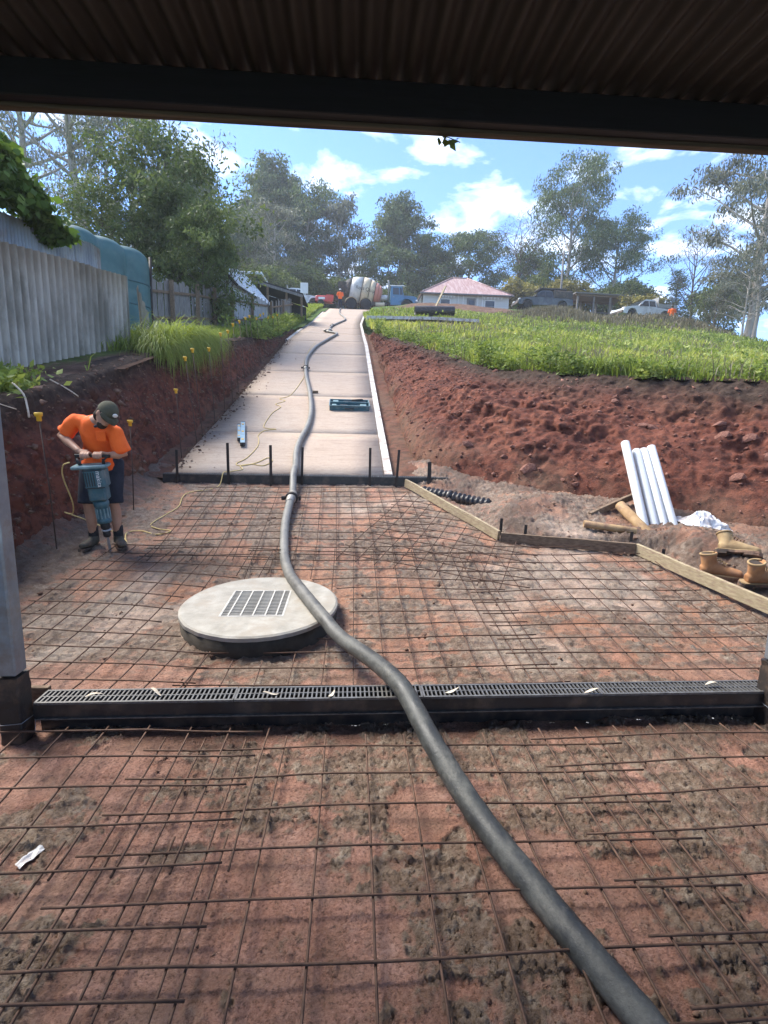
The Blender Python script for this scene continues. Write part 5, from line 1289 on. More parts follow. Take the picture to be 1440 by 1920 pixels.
# ------------------------------------------------------------------ vehicles
def vpaint(name, c, rough=.3):
    return pm(name, c, tuple(x * .85 for x in c), 2, rough, spec=.5, dirt=tuple(.5 * x + .08 for x in c), dsc=1.5)
vpaint('truck_blue', (.055, .17, .30)); vpaint('ute_grey', (.045, .055, .065)); vpaint('ute_white', (.66, .67, .67)); vpaint('pump_red', (.55, .05, .04)); vpaint('drum_cream', (.62, .50, .33), .5); vpaint('drum_red', (.56, .20, .13), .5); vpaint('drum_white', (.56, .54, .49), .5)
pm('tyre', (.022, .022, .023), (.04, .036, .033), 12, .9, bump=.3)
pm('rim', (.40, .39, .37), (.28, .27, .25), 10, .5, metal=.4)
pm('chassis', (.045, .042, .04), (.075, .066, .058), 6, .8, dirt=(.16, .12, .09), dsc=4)
pm('tail_red', (.55, .03, .02), (.45, .02, .02), 8, .35); pm('lamp', (.75, .75, .72), (.65, .65, .62), 8, .2, spec=.6)
def wheel(par, x, y, rad, wd, side):
    m = Matrix.Rotation(math.pi / 2, 3, 'X'); e = empty('wheel'); e.parent = par; e.location = (x, y, rad)
    for k in ('label', 'category', 'group'):
        if k in e: del e[k]
    MB().lathe([(rad * .62, -wd / 2), (rad * .9, -wd / 2), (rad, -wd * .35), (rad, wd * .35), (rad * .9, wd / 2), (rad * .62, wd / 2)], 24, (0, 0, 0), m).build('tyre', M['tyre'], e)
    MB().lathe([(rad * .6, -wd * .46), (rad * .62, -wd * .40), (rad * .25, -wd * .30), (rad * .22, -wd * .42), (rad * .05, -wd * .44)], 16, (0, 0, 0), m @ Matrix.Diagonal((1, 1, 1 if side < 0 else -1))).build('rim', M['rim'], e)
def build_mixer():
    x0, y0 = -1.45, 53.2; r = empty('mixer_truck', (x0, y0, 12.82), label='old concrete mixer truck with cream and red drum and blue bonneted cab', cat='truck'); r.rotation_euler = (0, 0, R_(-1))
    ch = MB(); ch.box((3.6, -.42, .78), (7.0, .1, .22)); ch.box((3.6, .42, .78), (7.0, .1, .22))
    for x in (.6, 1.8, 3.2, 4.6): ch.box((x, 0, .78), (.1, .73, .16))
    ch.box((3.6, -.9, .62), (1.1, .3, .3)); ch.build('chassis', M['chassis'], r)
    for x in (1.1, 2.5):
        for y, s in ((-.95, -1), (.95, 1)): wheel(r, x, y, .53, .46, s)
    for y, s in ((-.95, -1), (.95, 1)): wheel(r, 6.45, y, .52, .30, s)
    for x in (1.1, 2.5):
        for y in (-.95, .95):
            m = MB(); vs = []
            for k in range(13):
                a = R_(10 + 160 * k / 12)
                for rd, yy_ in ((.60, -.26), (.60, .26), (.64, .26), (.64, -.26)): vs.append((x + rd * math.cos(a), y + yy_, .53 + rd * math.sin(a)))
            fs = [(4 * k + q, 4 * k + (q + 1) % 4, 4 * k + 4 + (q + 1) % 4, 4 * k + 4 + q) for k in range(12) for q in range(4)] + [(3, 2, 1, 0), (48, 49, 50, 51)]
            m.add(vs, fs, True); m.build('mudguard', M['drum_cream'], r)
    ax = Vector((-1, 0, .20)).normalized(); q = ax.to_track_quat('Z', 'Y').to_matrix(); c0 = Vector((3.95, 0, 1.55))
    D = lambda pr, mt, nm, par=r: MB().lathe(pr, 36, c0, q).build(nm, M[mt], par)
    dr = D([(.45, -.12), (.80, 0), (.98, .22)], 'drum_red', 'drum')
    D([(.98, .222), (1.17, .62)], 'drum_red', 'drum_band', dr); D([(1.17, .622), (1.30, 1.15)], 'drum_cream', 'drum_band', dr); D([(1.30, 1.152), (1.36, 1.5), (1.345, 1.9)], 'drum_cream', 'drum_band', dr)
    D([(1.345, 1.902), (1.22, 2.6), (1.06, 3.0)], 'drum_white', 'drum_band', dr); D([(1.06, 3.002), (.85, 3.35), (.62, 3.62), (.55, 3.66)], 'chassis', 'drum_mouth', dr)
    for rad, z in ((1.172, .62), (1.304, 1.15), (1.350, 1.9), (1.064, 3.0)): D([(rad, z - .02), (rad + .025, z - .015), (rad + .025, z + .015), (rad, z + .02)], 'chassis', 'seam', dr)
    cu = bpy.data.curves.new('lettering', 'FONT'); cu.body = 'Ross Quip'; cu.size = .46; cu.extrude = .0; cu.align_x = 'CENTER'; cu.align_y = 'CENTER'
    o = bpy.data.objects.new('tmp', cu); COL.objects.link(o); me = bpy.data.meshes.new_from_object(o.evaluated_get(bpy.context.evaluated_depsgraph_get())); bpy.data.objects.remove(o)
    V = np.empty(len(me.vertices) * 3, np.float32); me.vertices.foreach_get('co', V); V = V.reshape(-1, 3)
    # wrap the lettering round the drum
    z_ = 1.55 - V[:, 0] * .95; rad = np.interp(z_, [.22, .62, 1.15, 1.5, 1.9, 2.6, 3.0], [.98, 1.17, 1.30, 1.36, 1.345, 1.22, 1.06]) + .012
    ang = V[:, 1] / 1.3
    loc = np.stack([rad * 0, -rad * np.cos(ang), rad * np.sin(ang)], -1)
    upv = np.array(q @ Vector((0, 0, 1))); side = np.array([0, 1, 0.]); up2 = np.cross(side, upv); up2 = up2 if up2[2] > 0 else -up2
    Wv = np.array(c0) + np.outer(z_, upv) + np.outer(-rad * np.cos(ang), side) + np.outer(rad * np.sin(ang) + .0, up2)
    me.vertices.foreach_set('co', Wv.astype(np.float32).ravel()); me.materials.clear(); me.materials.append(M['chassis']); mobj('lettering', me, dr)
    hp = MB(); hp.box((.15, 0, 2.2), (.6, 1.1, .9), taper=(1.4, 1.2)); hp.bar((.1, -.2, 1.7), (-.5, -.25, .9), .4, .12); hp.build('hopper', M['chassis'], r)
    st = MB()
    for y in (-.7, .7): st.bar((.35, y, .8), (.25, y, 2.6), .09, .09); st.bar((-.2, y, .8), (.1, y, 2.2), .07, .07)
    for k in range(5): st.bar((-.05, -.75, .9 + k * .34), (-.05, -.35, .9 + k * .34), .05, .04)
    st.build('rear_frame', M['chassis'], r)
    MB().lathe([(.1, -.42), (.24, -.38), (.26, 0), (.24, .38), (.1, .42)], 18, (4.35, -.3, 1.35), Matrix.Rotation(math.pi / 2, 3, 'Y')).build('water_tank', M['ute_white'], r)
    MB().lathe([(.2, -.45), (.22, -.4), (.22, .4), (.2, .45)], 16, (3.9, -.92, .55), Matrix.Rotation(math.pi / 2, 3, 'Y')).build('fuel_tank', M['drum_cream'], r)
    MB().tube([(4.72, -.6, .9), (4.72, -.6, 2.75), (4.66, -.6, 2.9)], .075, 10).build('exhaust_stack', M['rim'], r)
    # cab
    cb_ = MB().prism([(4.92, .55), (6.2, .55), (6.2, 1.55), (6.02, 2.28), (4.95, 2.28), (4.92, 1.5)], -1.02, 1.02, 'Y').build('cab', M['truck_blue'], r)
    for y in (-1.026, 1.026):
        MB().prism([(5.14, 1.52), (5.74, 1.52), (5.70, 2.16), (5.14, 2.16)], y - .006, y + .006, 'Y').build('window', M['glass'], cb_)
        MB().prism([(5.82, 1.52), (6.1, 1.52), (5.96, 2.16), (5.80, 2.16)], y - .006, y + .006, 'Y').build('window', M['glass'], cb_)
        dr_ = MB().prism([(5.10, .66), (5.98, .66), (5.98, 1.46), (5.10, 1.46)], y - .008, y + .008, 'Y').build('door', M['truck_blue'], cb_); MB().box((5.22, y * 1.012, 1.3), (.16, .03, .04)).build('handle', M['rim'], dr_)
    MB().box((6.13, 0, 1.9), (.02, 1.8, .62), Matrix.Rotation(R_(-14), 3, 'Y')).build('windscreen', M['glass'], cb_)
    MB().box((5.55, 0, 2.33), (1.45, 2.1, .09), bev=.03).build('cab_roof', M['ute_white'], cb_)
    bn = MB().prism([(6.18, .75), (7.5, .75), (7.55, 1.35), (7.3, 1.5), (6.18, 1.58)], -.62, .62, 'Y').build('bonnet', M['truck_blue'], r)
    for y in (-.88, .88):
        m = MB(); vs = []
        for k in range(13):
            a = R_(5 + 150 * k / 12)
            for rd, yy_ in ((.60, -.24), (.60, .24), (.68, .24), (.68, -.24)): vs.append((6.5 + rd * math.cos(a) * 1.15, y + yy_, .52 + rd * math.sin(a)))
        fs = [(4 * k + q2, 4 * k + (q2 + 1) % 4, 4 * k + 4 + (q2 + 1) % 4, 4 * k + 4 + q2) for k in range(12) for q2 in range(4)] + [(3, 2, 1, 0), (48, 49, 50, 51)]
        m.add(vs, fs, True); m.build('front_guard', M['truck_blue'], r); MB().ball((7.5, y * .8, 1.05), .12, 10).build('headlight', M['lamp'], r)
    MB().box((7.57, 0, 1.05), (.05, 1.0, .55)).build('grille', M['rim'], r); MB().box((7.68, 0, .62), (.12, 2.2, .24), bev=.03).build('bumper', M['rim'], r)
    mr = MB().tube([(6.0, -1.05, 1.95), (6.1, -1.3, 1.95)], .02, 6); mr.box((6.1, -1.32, 1.85), (.05, .2, .36), bev=.01); mr.build('mirror', M['chassis'], r)
build_mixer()
def build_ute(loc, rz, paint, lab, canopy=False, rack=False, tray=False):
    r = empty('parked_ute', loc, rz, lab, 'ute')
    # body along +x = forward, 5.2 m long
    body = MB()
    prof = [(-2.6, .48), (-2.6, 1.02), (-.55, 1.06), (-.5, 1.05), (.95, 1.06), (1.15, 1.10), (2.15, .98), (2.52, .84), (2.58, .62), (2.55, .42)]
    low = [(2.2, .40), (2.08, .72), (1.85, .86), (1.55, .86), (1.32, .72), (1.2, .38), (-1.1, .38), (-1.22, .72), (-1.45, .86), (-1.75, .86), (-1.98, .72), (-2.1, .44)]
    n0 = len(prof); poly = prof + low; vs = []
    for y, s in ((-.90, 1), (-.86, 1), (.86, 1), (.90, 1)): pass
    body.prism(poly if not tray else [p for p in poly if True], -.89, .89, 'Y'); bd = body.build('body', paint, r)
    cabp = [(-.75, 1.05), (1.12, 1.09), (.52, 1.62), (.30, 1.70), (-.45, 1.71), (-.68, 1.62)]
    cab_ = MB(); vs = []
    for y, k in ((-.87, 0), (.87, 0)): pass
    b0 = [(x, -.86 + .16 * sst(1.05, 1.7, z) * 1.0, z) for x, z in cabp]; b1 = [(x, -q, z) for x, q, z in b0]; n = len(cabp)
    cab_.add(b0 + b1, [tuple(range(n)), tuple(reversed(range(n, 2 * n)))] + [(k, n + k, n + (k + 1) % n, (k + 1) % n) for k in range(n)]); cb2 = cab_.build('cab', paint, r)
    for s in (-1, 1):
        for p in (((-.60, 1.12), (.02, 1.12), (.0, 1.58), (-.54, 1.58)), ((.10, 1.12), (.90, 1.13), (.46, 1.55), (.08, 1.58))):
            q = [(x, s * (.868 - .16 * float(sst(1.05, 1.7, z))), z) for x, z in p]; q2 = [(x, y + s * .012, z) for x, y, z in q]
            MB().add(q + q2, [(0, 1, 2, 3), (7, 6, 5, 4)] + [(k, 4 + k, 4 + (k + 1) % 4, (k + 1) % 4) for k in range(4)]).build('window', M['glass'], cb2)
        MB().box((-.02, s * .895, .98), (.16, .02, .03)).build('handle', M['chassis'], bd); MB().box((1.0, s * .99, 1.14), (.1, .2, .13), bev=.02).build('mirror', M['chassis'], r)
        MB().box((2.42, s * .68, .86), (.22, .3, .13), bev=.03).build('headlight', M['lamp'], r); MB().box((-2.6, s * .8, .86), (.05, .14, .3), bev=.01).build('tail_light', M['tail_red'], r)
        for x in (1.7, -1.6): wheel(r, x, s * .80, .385, .26, s)
    MB().prism([(1.09, 1.10), (.53, 1.60), (.55, 1.62), (1.12, 1.12)], -.72, .72, 'Y').build('windscreen', M['glass'], cb2)
    MB().box((2.6, 0, .56), (.12, 1.72, .24), bev=.04).build('bumper', M['chassis'], r)
    if canopy:
        MB().box((-1.65, 0, 1.38), (1.8, 1.74, .66), bev=.05).build('canopy', M['chassis'], r); MB().box((-1.65, -.876, 1.42), (1.3, .02, .34)).build('canopy_window', M['glass'], r)
    if rack:
        b = MB(); b.box((-.75, 0, 1.88), (2.6, 1.3, .16), bev=.04); b.build('roof_tent', M['dark_shade'], r)
        k = MB(); k.box((-.1, 0, 1.76), (.06, 1.4, .06)); k.box((-1.4, 0, 1.76), (.06, 1.4, .06)); k.build('roof_rack', M['chassis'], r)
    if tray:
        t = MB(); t.box((-1.72, 0, 1.12), (1.9, 1.86, .08)); t.box((-2.66, 0, 1.26), (.04, 1.86, .26)); t.box((-1.72, -.92, 1.26), (1.9, .03, .26)); t.box((-1.72, .92, 1.26), (1.9, .03, .26)); t.box((-.80, 0, 1.5), (.06, 1.8, .8)); t.build('tray', M['rim'], r)
    return r
build_ute((17.3, 48.6, gz(17.3, 48.6)), math.pi + R_(3), M['ute_grey'], 'dark grey ute with roof tent and canopy parked beside the house', True, True)
build_ute((25.0, 45.0, gz(25.0, 45.0) + .05), math.pi + R_(10), M['ute_white'], 'white ute with a flat tray parked at the edge of the rise', tray=True)
build_ute((-5.6, 51.5, gz(-5.6, 51.5)), R_(2), M['ute_white'], 'white work ute parked behind the blank sign post', tray=True)
def build_pump():
    x, y = -3.0, 50.2; r = empty('concrete_pump', (x, y, float(natz(np.array([x]), np.array([y]))[0])), label='small red trailer pump beside the worker at the top of the driveway', cat='pump')
    MB().box((-.1, 0, .75), (1.15, .9, .55), bev=.08).build('engine_cover', M['pump_red'], r); MB().box((.65, 0, .80), (.5, .8, .6), taper=(1.4, 1.2)).build('hopper', M['pump_red'], r)
    for y_ in (-.6, .6): wheel(r, -.15, y_, .32, .2, y_)
    MB().bar((-.6, 0, .5), (-1.4, 0, .45), .08, .08).build('drawbar', M['chassis'], r); MB().tube([(.9, -.2, .5), (1.3, -.3, .3), (1.6, -.9, .15)], .07, 8).build('outlet', M['chassis'], r)
    MB().box((-.1, -.455, .78), (.6, .02, .2)).build('panel', M['white_paint'], r)
build_pump()

# ------------------------------------------------------------------ house, pergola, pole, pipes
pm('house_wall', (.60, .61, .58), (.50, .51, .48), 3, .75, stretch=(.2, .2, 8)); pm('roof_red', (.40, .26, .235), (.32, .19, .17), 2.5, .6, stretch=(4, .5, .5), dirt=(.5, .38, .35), dsc=1.2); pm('cream_wall', (.58, .54, .44), (.5, .46, .37), 4, .8)
pm('grey_trim', (.20, .20, .20), (.14, .14, .14), 6, .7)
def build_house():
    x, y = 12.0, 61.0; z = 13.4; r = empty('cottage', (x, y, z), label='white weatherboard cottage with faded red hipped roof', cat='house')
    w, d, h = 9.4, 7.5, 2.45
    wl = MB().box((0, 0, h / 2), (w, d, h)).build('wall', M['house_wall'], r)
    ex, ey, pk = w / 2 + .35, d / 2 + .55, 2.7
    vs = [(-ex, -ey, h - .06), (ex, -ey, h - .06), (ex, ey, h - .06), (-ex, ey, h - .06), (-.9, 0, h + pk), (.7, 0, h + pk)]
    rf = MB().add(vs, [(0, 1, 5, 4), (1, 2, 5), (2, 3, 4, 5), (3, 0, 4), (3, 2, 1, 0)]).build('roof', M['roof_red'], r)
    MB().box((0, -ey - .03, h - .09), (2 * ex + .1, .1, .12)).build('gutter', M['grey_trim'], rf)
    for a, b in (((-.9, 0), (-ex, -ey)), ((.7, 0), (ex, -ey))):
        MB().tube([(a[0], a[1], h + pk + .03), (b[0], b[1], h - .03)], .07, 6).build('hip_cap', M['roof_red'], rf)
    MB().tube([(-.9, 0, h + pk + .03), (.7, 0, h + pk + .03)], .08, 6).build('ridge_cap', M['roof_red'], rf)
    for xx, ww in ((-2.3, 1.0), (2.6, 1.0)):
        f = MB().box((xx, -d / 2 - .03, 1.35), (ww + .16, .05, 1.26)).build('window', M['white_paint'], r)
        MB().box((xx, -d / 2 - .06, 1.62), (ww, .03, .54)).build('pane', M['glass'], f); MB().box((xx, -d / 2 - .06, 1.06), (ww, .03, .54)).build('pane', M['glass'], f)
        MB().box((xx, -d / 2 - .08, .68), (ww + .3, .12, .06)).build('sill', M['white_paint'], f)
    dr_ = MB().box((.55, -d / 2 - .03, 1.05), (.95, .05, 2.1)).build('door', M['grey_trim'], r); MB().box((.55, -d / 2 - .06, 1.5), (.6, .03, .8)).build('pane', M['glass'], dr_); MB().box((.9, -d / 2 - .07, 1.0), (.05, .05, .12)).build('handle', M['rim'], dr_)
    for k in range(4): MB().box((-.9 + k * .55 if k < 2 else 1.25 + (k - 2) * .5, -d / 2 - .10, 1.2), (.09, .09, 2.36)).build('verandah_post', M['white_paint'], r)
    # bunting under the eave
    for a, b in ((-2.9, -1.4), (1.9, 3.8)):
        for k in range(6):
            xx = a + (b - a) * k / 5; MB().prism([(xx - .12, 2.22), (xx + .12, 2.22), (xx, 1.95)], -d / 2 - .35, -d / 2 - .33, 'Y').build('bunting', M['white_paint'], r)
    cp = MB().prism([(-w / 2 - 1.3, 0), (-w / 2 - .12, 0), (-w / 2 - .12, 2.35)], -d / 2 + .3, d / 2 - .4, 'Y').build('side_annexe', M['cream_wall'], r)
    MB().bar((-w / 2 - 1.5, -d / 2 + .2, -.1), (-w / 2 - .05, -d / 2 + .2, 2.5), .08, .12).build('barge_board', M['grey_trim'], cp)
build_house()
def build_pergola():
    x, y = 24.4, 53.0; r = empty('pergola', (x, y, gz(x, y)), label='grey timber pergola with flat roof between the two utes', cat='pergola'); r.rotation_euler = (0, 0, R_(4))
    for k in range(4):
        for yy_ in (-1.3, 1.3): MB().box((-2.6 + k * 1.72, yy_, 1.15), (.14, .14, 2.3)).build('post', M['grey_paling'], r)
    MB().box((0, 0, 2.40), (5.9, 3.2, .10)).build('roof', M['grey_paling'], r)
    for yy_ in (-1.38, 1.38): MB().box((0, yy_, 2.25), (5.8, .06, .18)).build('beam', M['old_timber'], r)
    for z in (.5, .9, 1.3): MB().box((0, 1.38, z), (5.3, .04, .12)).build('rail', M['grey_paling'], r)
build_pergola()
o_ = empty('power_pole', (22.3, 57, gz(22.3, 57)), label='slim timber power pole rising behind the dark ute', cat='pole')
MB().tube([(0, 0, -.2), (0, 0, 7.6)], [.13, .10], 8).build('pole', M['grey_paling'], o_); MB().box((0, 0, 7.2), (1.6, .1, .1)).build('crossarm', M['grey_paling'], o_)
pts = [(22.3 + (-24.0 - 22.3) * t, 57 + 8 * t, gz(22.3, 57) + 7.3 - 1.6 * math.sin(math.pi * t) - .4 * t) for t in np.linspace(0, 1, 24)]
tag(MB().tube(pts, .022, 5).build('power_line', M['dark_shade']), 'thin dark power line sagging across in front of the trees', 'power line')
def black_pipes():
    r0 = (4.6, 30.6)
    for k, (dy, dz, L, lab) in enumerate(((0, .26, 2.3, 'black pipe lying in the weeds, front of the two'), (.42, .34, 2.0, 'black pipe lying in the weeds, rear of the two'))):
        a = Vector((r0[0] - L / 2, r0[1] + dy, gz(r0[0] - 1, r0[1]) + dz + .18)); b = Vector((r0[0] + L / 2, r0[1] + dy + .1, gz(r0[0] + 1, r0[1]) + dz + .18)); pipe('black_pipe', a, b, .26, .22, M['black_plastic'], lab, 'pipe', 'black pipes in the weeds')
    tag(MB().bar((4.7, 30.9, gz(4.7, 30.9) + .6), (5.3, 31.3, gz(5.3, 31.3) + 1.75), .14, .05).build('leaning_plank', M['form_timber']), 'pale plank leaning on the black pipes', 'plank')
black_pipes()

# ------------------------------------------------------------------ vegetation
leafmat('gum_leaf', (.046, .072, .028), (.10, .14, .055), (.18, .22, .10), .36, tint=(.95, 1, .6))
leafmat('gum_grey', (.085, .095, .07), (.16, .17, .125), (.25, .255, .20), .45, tint=(.95, 1, .7))
leafmat('bush_leaf', (.055, .075, .028), (.115, .15, .05), (.21, .24, .085), .42, tint=(.9, 1, .4))
leafmat('vine_leaf', (.045, .08, .014), (.11, .18, .032), (.26, .34, .08), .4)
leafmat('wattle', (.12, .11, .035), (.22, .19, .055), (.36, .30, .09), .3)
leafmat('twig_grey', (.07, .06, .05), (.12, .105, .09), (.17, .15, .13), .1)
leafmat('grass_blade', (.11, .155, .03), (.27, .32, .07), (.52, .50, .14), .4)
leafmat('grass_dry', (.085, .068, .045), (.16, .135, .085), (.28, .24, .16), .3)
leafmat('weed_leaf', (.11, .15, .035), (.23, .29, .07), (.40, .42, .13), .4)
pm('bark_pale', (.42, .38, .33), (.26, .225, .19), 4, .85, bump=.3, stretch=(1, 1, .3)); pm('bark_dark', (.12, .095, .075), (.065, .05, .04), 6, .95, bump=.5, stretch=(2, 2, .4))

def leaves(name, C, mat, ln, wd, droop, seed, rnd=None, fold=True):
    """C (n,3) leaf positions -> one mesh of bent leaf blades"""
    rr = np.random.default_rng(seed); n = len(C)
    th = rr.uniform(0, 2 * np.pi, n); el = rr.normal(-droop, .45, n)
    D = np.stack([np.cos(th) * np.cos(el), np.sin(th) * np.cos(el), np.sin(el)], -1)
    A = rr.normal(size=(n, 3)); Sx = np.cross(D, A); Sx /= np.linalg.norm(Sx, axis=1)[:, None] + 1e-9
    N = np.cross(D, Sx); s = rr.uniform(.65, 1.35, n)[:, None]
    L, Wd = ln * s, wd * s
    p0 = C; p1 = C + D * L * .5 + Sx * Wd * .5 + N * L * .06; p2 = C + D * L; p3 = C + D * L * .5 - Sx * Wd * .5 + N * L * .06
    V = np.stack([p0, p1, p2, p3], 1).reshape(-1, 3); i = np.arange(n) * 4
    F = np.concatenate([np.stack([i, i + 1, i + 2], -1), np.stack([i, i + 2, i + 3], -1)])
    r = rr.uniform(0, 1, n) if rnd is None else np.clip(rnd + rr.normal(0, .16, n), 0, 1)
    return mesh_np(name, V, F, mat, True, {'rnd': np.repeat(r, 4)})
def grow(seed, H, crown0, spread, nl, ncl, clr, lpc, lean=(0, 0), top=1.0, shape='round', limb_up=.6, trunk_r=None, rdir=None, sub=3):
    """skeleton: trunk, limbs, sub-limbs; returns tube list, cluster centres"""
    rr = random.Random(seed); tubes = []; cl = []
    tr = trunk_r or H * .017
    tp = []; x = y = 0
    for k in range(9):
        t = k / 8; x += rr.gauss(0, H * .006); y += rr.gauss(0, H * .006)
        tp.append(Vector((x + lean[0] * t * t, y + lean[1] * t * t, H * .95 * t * top)))
    tubes.append((tp, [tr * (1.25 - .15 if k else 1.45) * (1 - .85 * k / 8) for k in range(9)]))
    def at(t): f = t * 8; i = min(int(f), 7); return tp[i].lerp(tp[i + 1], f - i)
    for q in range(nl):
        t = crown0 + (1 - crown0) * ((q + rr.random()) / nl) ** .9; p = at(t); a = q * 2.4 + rr.uniform(-.5, .5)
        if shape == 'cone': R0 = spread * (1.05 - (t - crown0) / (1 - crown0))
        elif shape == 'vase': R0 = spread * (.45 + .55 * math.sin(math.pi * min(1, .15 + .9 * (t - crown0) / (1 - crown0))))
        else: R0 = spread * math.sin(math.pi * (.18 + .72 * (t - crown0) / (1 - crown0)))
        R0 *= rr.uniform(.7, 1.15); d = Vector((math.cos(a), math.sin(a), 0)); up = R0 * limb_up * rr.uniform(.7, 1.4)
        e = p + d * R0 + Vector((0, 0, up)); mid = p.lerp(e, .5) + Vector((rr.gauss(0, R0 * .07), rr.gauss(0, R0 * .07), -up * .08 + R0 * .06))
        r0 = tr * .5 * (1 - t * .6); tubes.append(([p, p.lerp(mid, .5) + Vector((0, 0, -R0 * .02)), mid, mid.lerp(e, .5) + Vector((0, 0, R0 * .03)), e], [r0, r0 * .8, r0 * .6, r0 * .4, r0 * .18]))
        for s in range(sub):
            f = rr.uniform(.4, 1); b = mid.lerp(e, f) if f > .4 else p.lerp(mid, f); v = Vector((rr.gauss(0, 1), rr.gauss(0, 1), rr.gauss(.25, .6))).normalized() * R0 * rr.uniform(.22, .48); c = b + v
            tubes.append(([b, b + v * .5 + Vector((0, 0, .04 * R0)), c], [r0 * .3, r0 * .2, r0 * .08]))
            for w in range(ncl):
                cl.append((c + Vector((rr.gauss(0, clr * .7), rr.gauss(0, clr * .7), rr.gauss(0, clr * .5))), clr * rr.uniform(.6, 1.25)))
        cl.append((e, clr))
    return tubes, cl
def tree_parts(seed, leafm, bark, ln, wd, droop, lpc, H, **kw):
    tubes, cl = grow(seed, H, lpc=lpc, **kw); tb = MB()
    for p, r in tubes: tb.tube(p, r, 7 if len(p) > 5 else 5, cap=False)
    rr = np.random.default_rng(seed + 1); C = []; rn = []
    for c, r in cl:
        k = int(lpc * rr.uniform(.5, 1.4)); g = rr.normal(size=(k, 3)); g /= np.linalg.norm(g, axis=1)[:, None]; g *= (rr.random(k) ** .45)[:, None] * r * np.array([1.15, 1.15, .75])
        C.append(np.array(c) + g); rn.append(np.full(k, rr.uniform(.15, .85)))
    C = np.vstack(C); rn = np.concatenate(rn)
    return tb.mesh('trunk', bark), leaves('crown', C, leafm, ln, wd, droop, seed + 2, rn)
def put_tree(parts, loc, s, rz, lab, grp, name='gum_tree', cat='tree', sz=None):
    r = empty(name, loc, rz, lab, cat, grp); r.scale = (s, s, sz or s)
    mobj('trunk', parts[0], r); mobj('crown', parts[1], r); return r
T = {}
T['dense'] = tree_parts(1, M['gum_leaf'], M['bark_pale'], .44, .14, .9, 135, 20, crown0=.16, spread=5.6, nl=26, ncl=2, clr=1.15, limb_up=.55, shape='cone')
T['dense2'] = tree_parts(2, M['gum_leaf'], M['bark_pale'], .44, .14, .9, 125, 20, crown0=.22, spread=5.0, nl=24, ncl=2, clr=1.2, limb_up=.7, shape='round')
T['slim'] = tree_parts(3, M['gum_grey'], M['bark_pale'], .5, .16, 1.0, 30, 20, crown0=.35, spread=3.2, nl=20, ncl=2, clr=.9, limb_up=.9, shape='round')
T['big'] = tree_parts(4, M['gum_leaf'], M['bark_pale'], .42, .12, .9, 105, 20, crown0=.28, spread=5.6, nl=24, ncl=2, clr=1.3, limb_up=.75, shape='vase')
T['bare'] = tree_parts(5, M['twig_grey'], M['bark_dark'], .35, .03, -.6, 9, 12, crown0=.2, spread=3.6, nl=22, ncl=2, clr=.9, limb_up=1.1, shape='vase', sub=5)
T['near_gum'] = tree_parts(6, M['gum_grey'], M['bark_pale'], .26, .06, 1.0, 46, 15, crown0=.34, spread=4.9, nl=26, ncl=1, clr=.62, sub=4, limb_up=.65, shape='round', trunk_r=.26)
T['near_gum2'] = tree_parts(7, M['gum_grey'], M['bark_pale'], .24, .06, 1.0, 44, 11, crown0=.22, spread=4.2, nl=24, ncl=1, clr=.58, sub=4, limb_up=.6, shape='round', trunk_r=.15)
T['bush'] = tree_parts(8, M['bush_leaf'], M['bark_dark'], .17, .065, .5, 66, 6.5, crown0=.08, spread=2.1, nl=26, ncl=2, clr=.55, limb_up=.6, shape='round', trunk_r=.09)
T['bush2'] = tree_parts(9, M['bush_leaf'], M['bark_dark'], .17, .065, .6, 80, 5, crown0=.04, spread=1.7, nl=22, ncl=2, clr=.5, limb_up=.45, shape='round', trunk_r=.08)
T['spire'] = tree_parts(10, M['gum_leaf'], M['bark_dark'], .4, .08, .2, 34, 10, crown0=.1, spread=2.0, nl=26, ncl=1, clr=.6, limb_up=.1, shape='cone')
T['wattle'] = tree_parts(11, M['wattle'], M['bark_dark'], .3, .14, .3, 60, 3.6, crown0=.1, spread=1.9, nl=16, ncl=2, clr=.55, limb_up=.5, shape='round', trunk_r=.07)
T['right_gum'] = tree_parts(12, M['gum_grey'], M['bark_pale'], .34, .085, 1.0, 92, 16.5, crown0=.14, spread=4.0, nl=30, ncl=2, clr=.9, limb_up=.75, shape='round', trunk_r=.30, lean=(.6, 0))
T['scrub'] = tree_parts(13, M['bush_leaf'], M['bark_dark'], .42, .15, .6, 60, 6, crown0=.06, spread=3.0, nl=18, ncl=2, clr=1.0, limb_up=.4, shape='round', trunk_r=.1)
FT = 'tall gum trees along the top of the hill'
def far(kind, x, y, H, rz, lab, wx=1.0, grp=FT, base=20.0, dz=-.3, name='gum_tree'):
    s = H / base; r = put_tree(T[kind], (x, y, gz(x, y) + dz), s * wx, rz, lab, grp, name, sz=s); return r
far('dense', -12.0, 82, 25.5, .3, 'tallest dense gum tree uphill from the white shed, with rounded top', 1.15)
far('dense2', -7.6, 80, 20.5, 1.2, 'dense gum tree just beside the tallest one, shoulder height to it', 1.1)
far('dense', -16.8, 84, 20.0, 2.2, 'hazy gum tree behind the bushy tree and the tallest gum', 1.0)
far('slim', -2.3, 77, 18.3, .5, 'slim open gum tree directly above the driveway', 1.1)
far('dense', 6.6, 82, 20.8, 2.0, 'pointed dense gum tree above the mixer truck', 1.25)
far('dense2', 11.6, 86, 15.0, 3.2, 'lower gum tree between the pointed gum and the cottage', 1.1)
far('dense2', 16.6, 76, 14.5, 4.1, 'dense gum tree rising behind the cottage roof', 1.25)
far('slim', 1.6, 84, 14.5, 2.9, 'thin gum tree in the gap behind the mixer drum', 1.2)
far('bare', 20.6, 68, 12.8, .4, 'leafless tree with bare spiky branches behind the dark ute', 1.0, base=12.0, name='bare_tree')
far('big', 26.6, 66, 19.0, 1.4, 'tallest spreading gum tree, pale trunk, behind the pergola', .98)
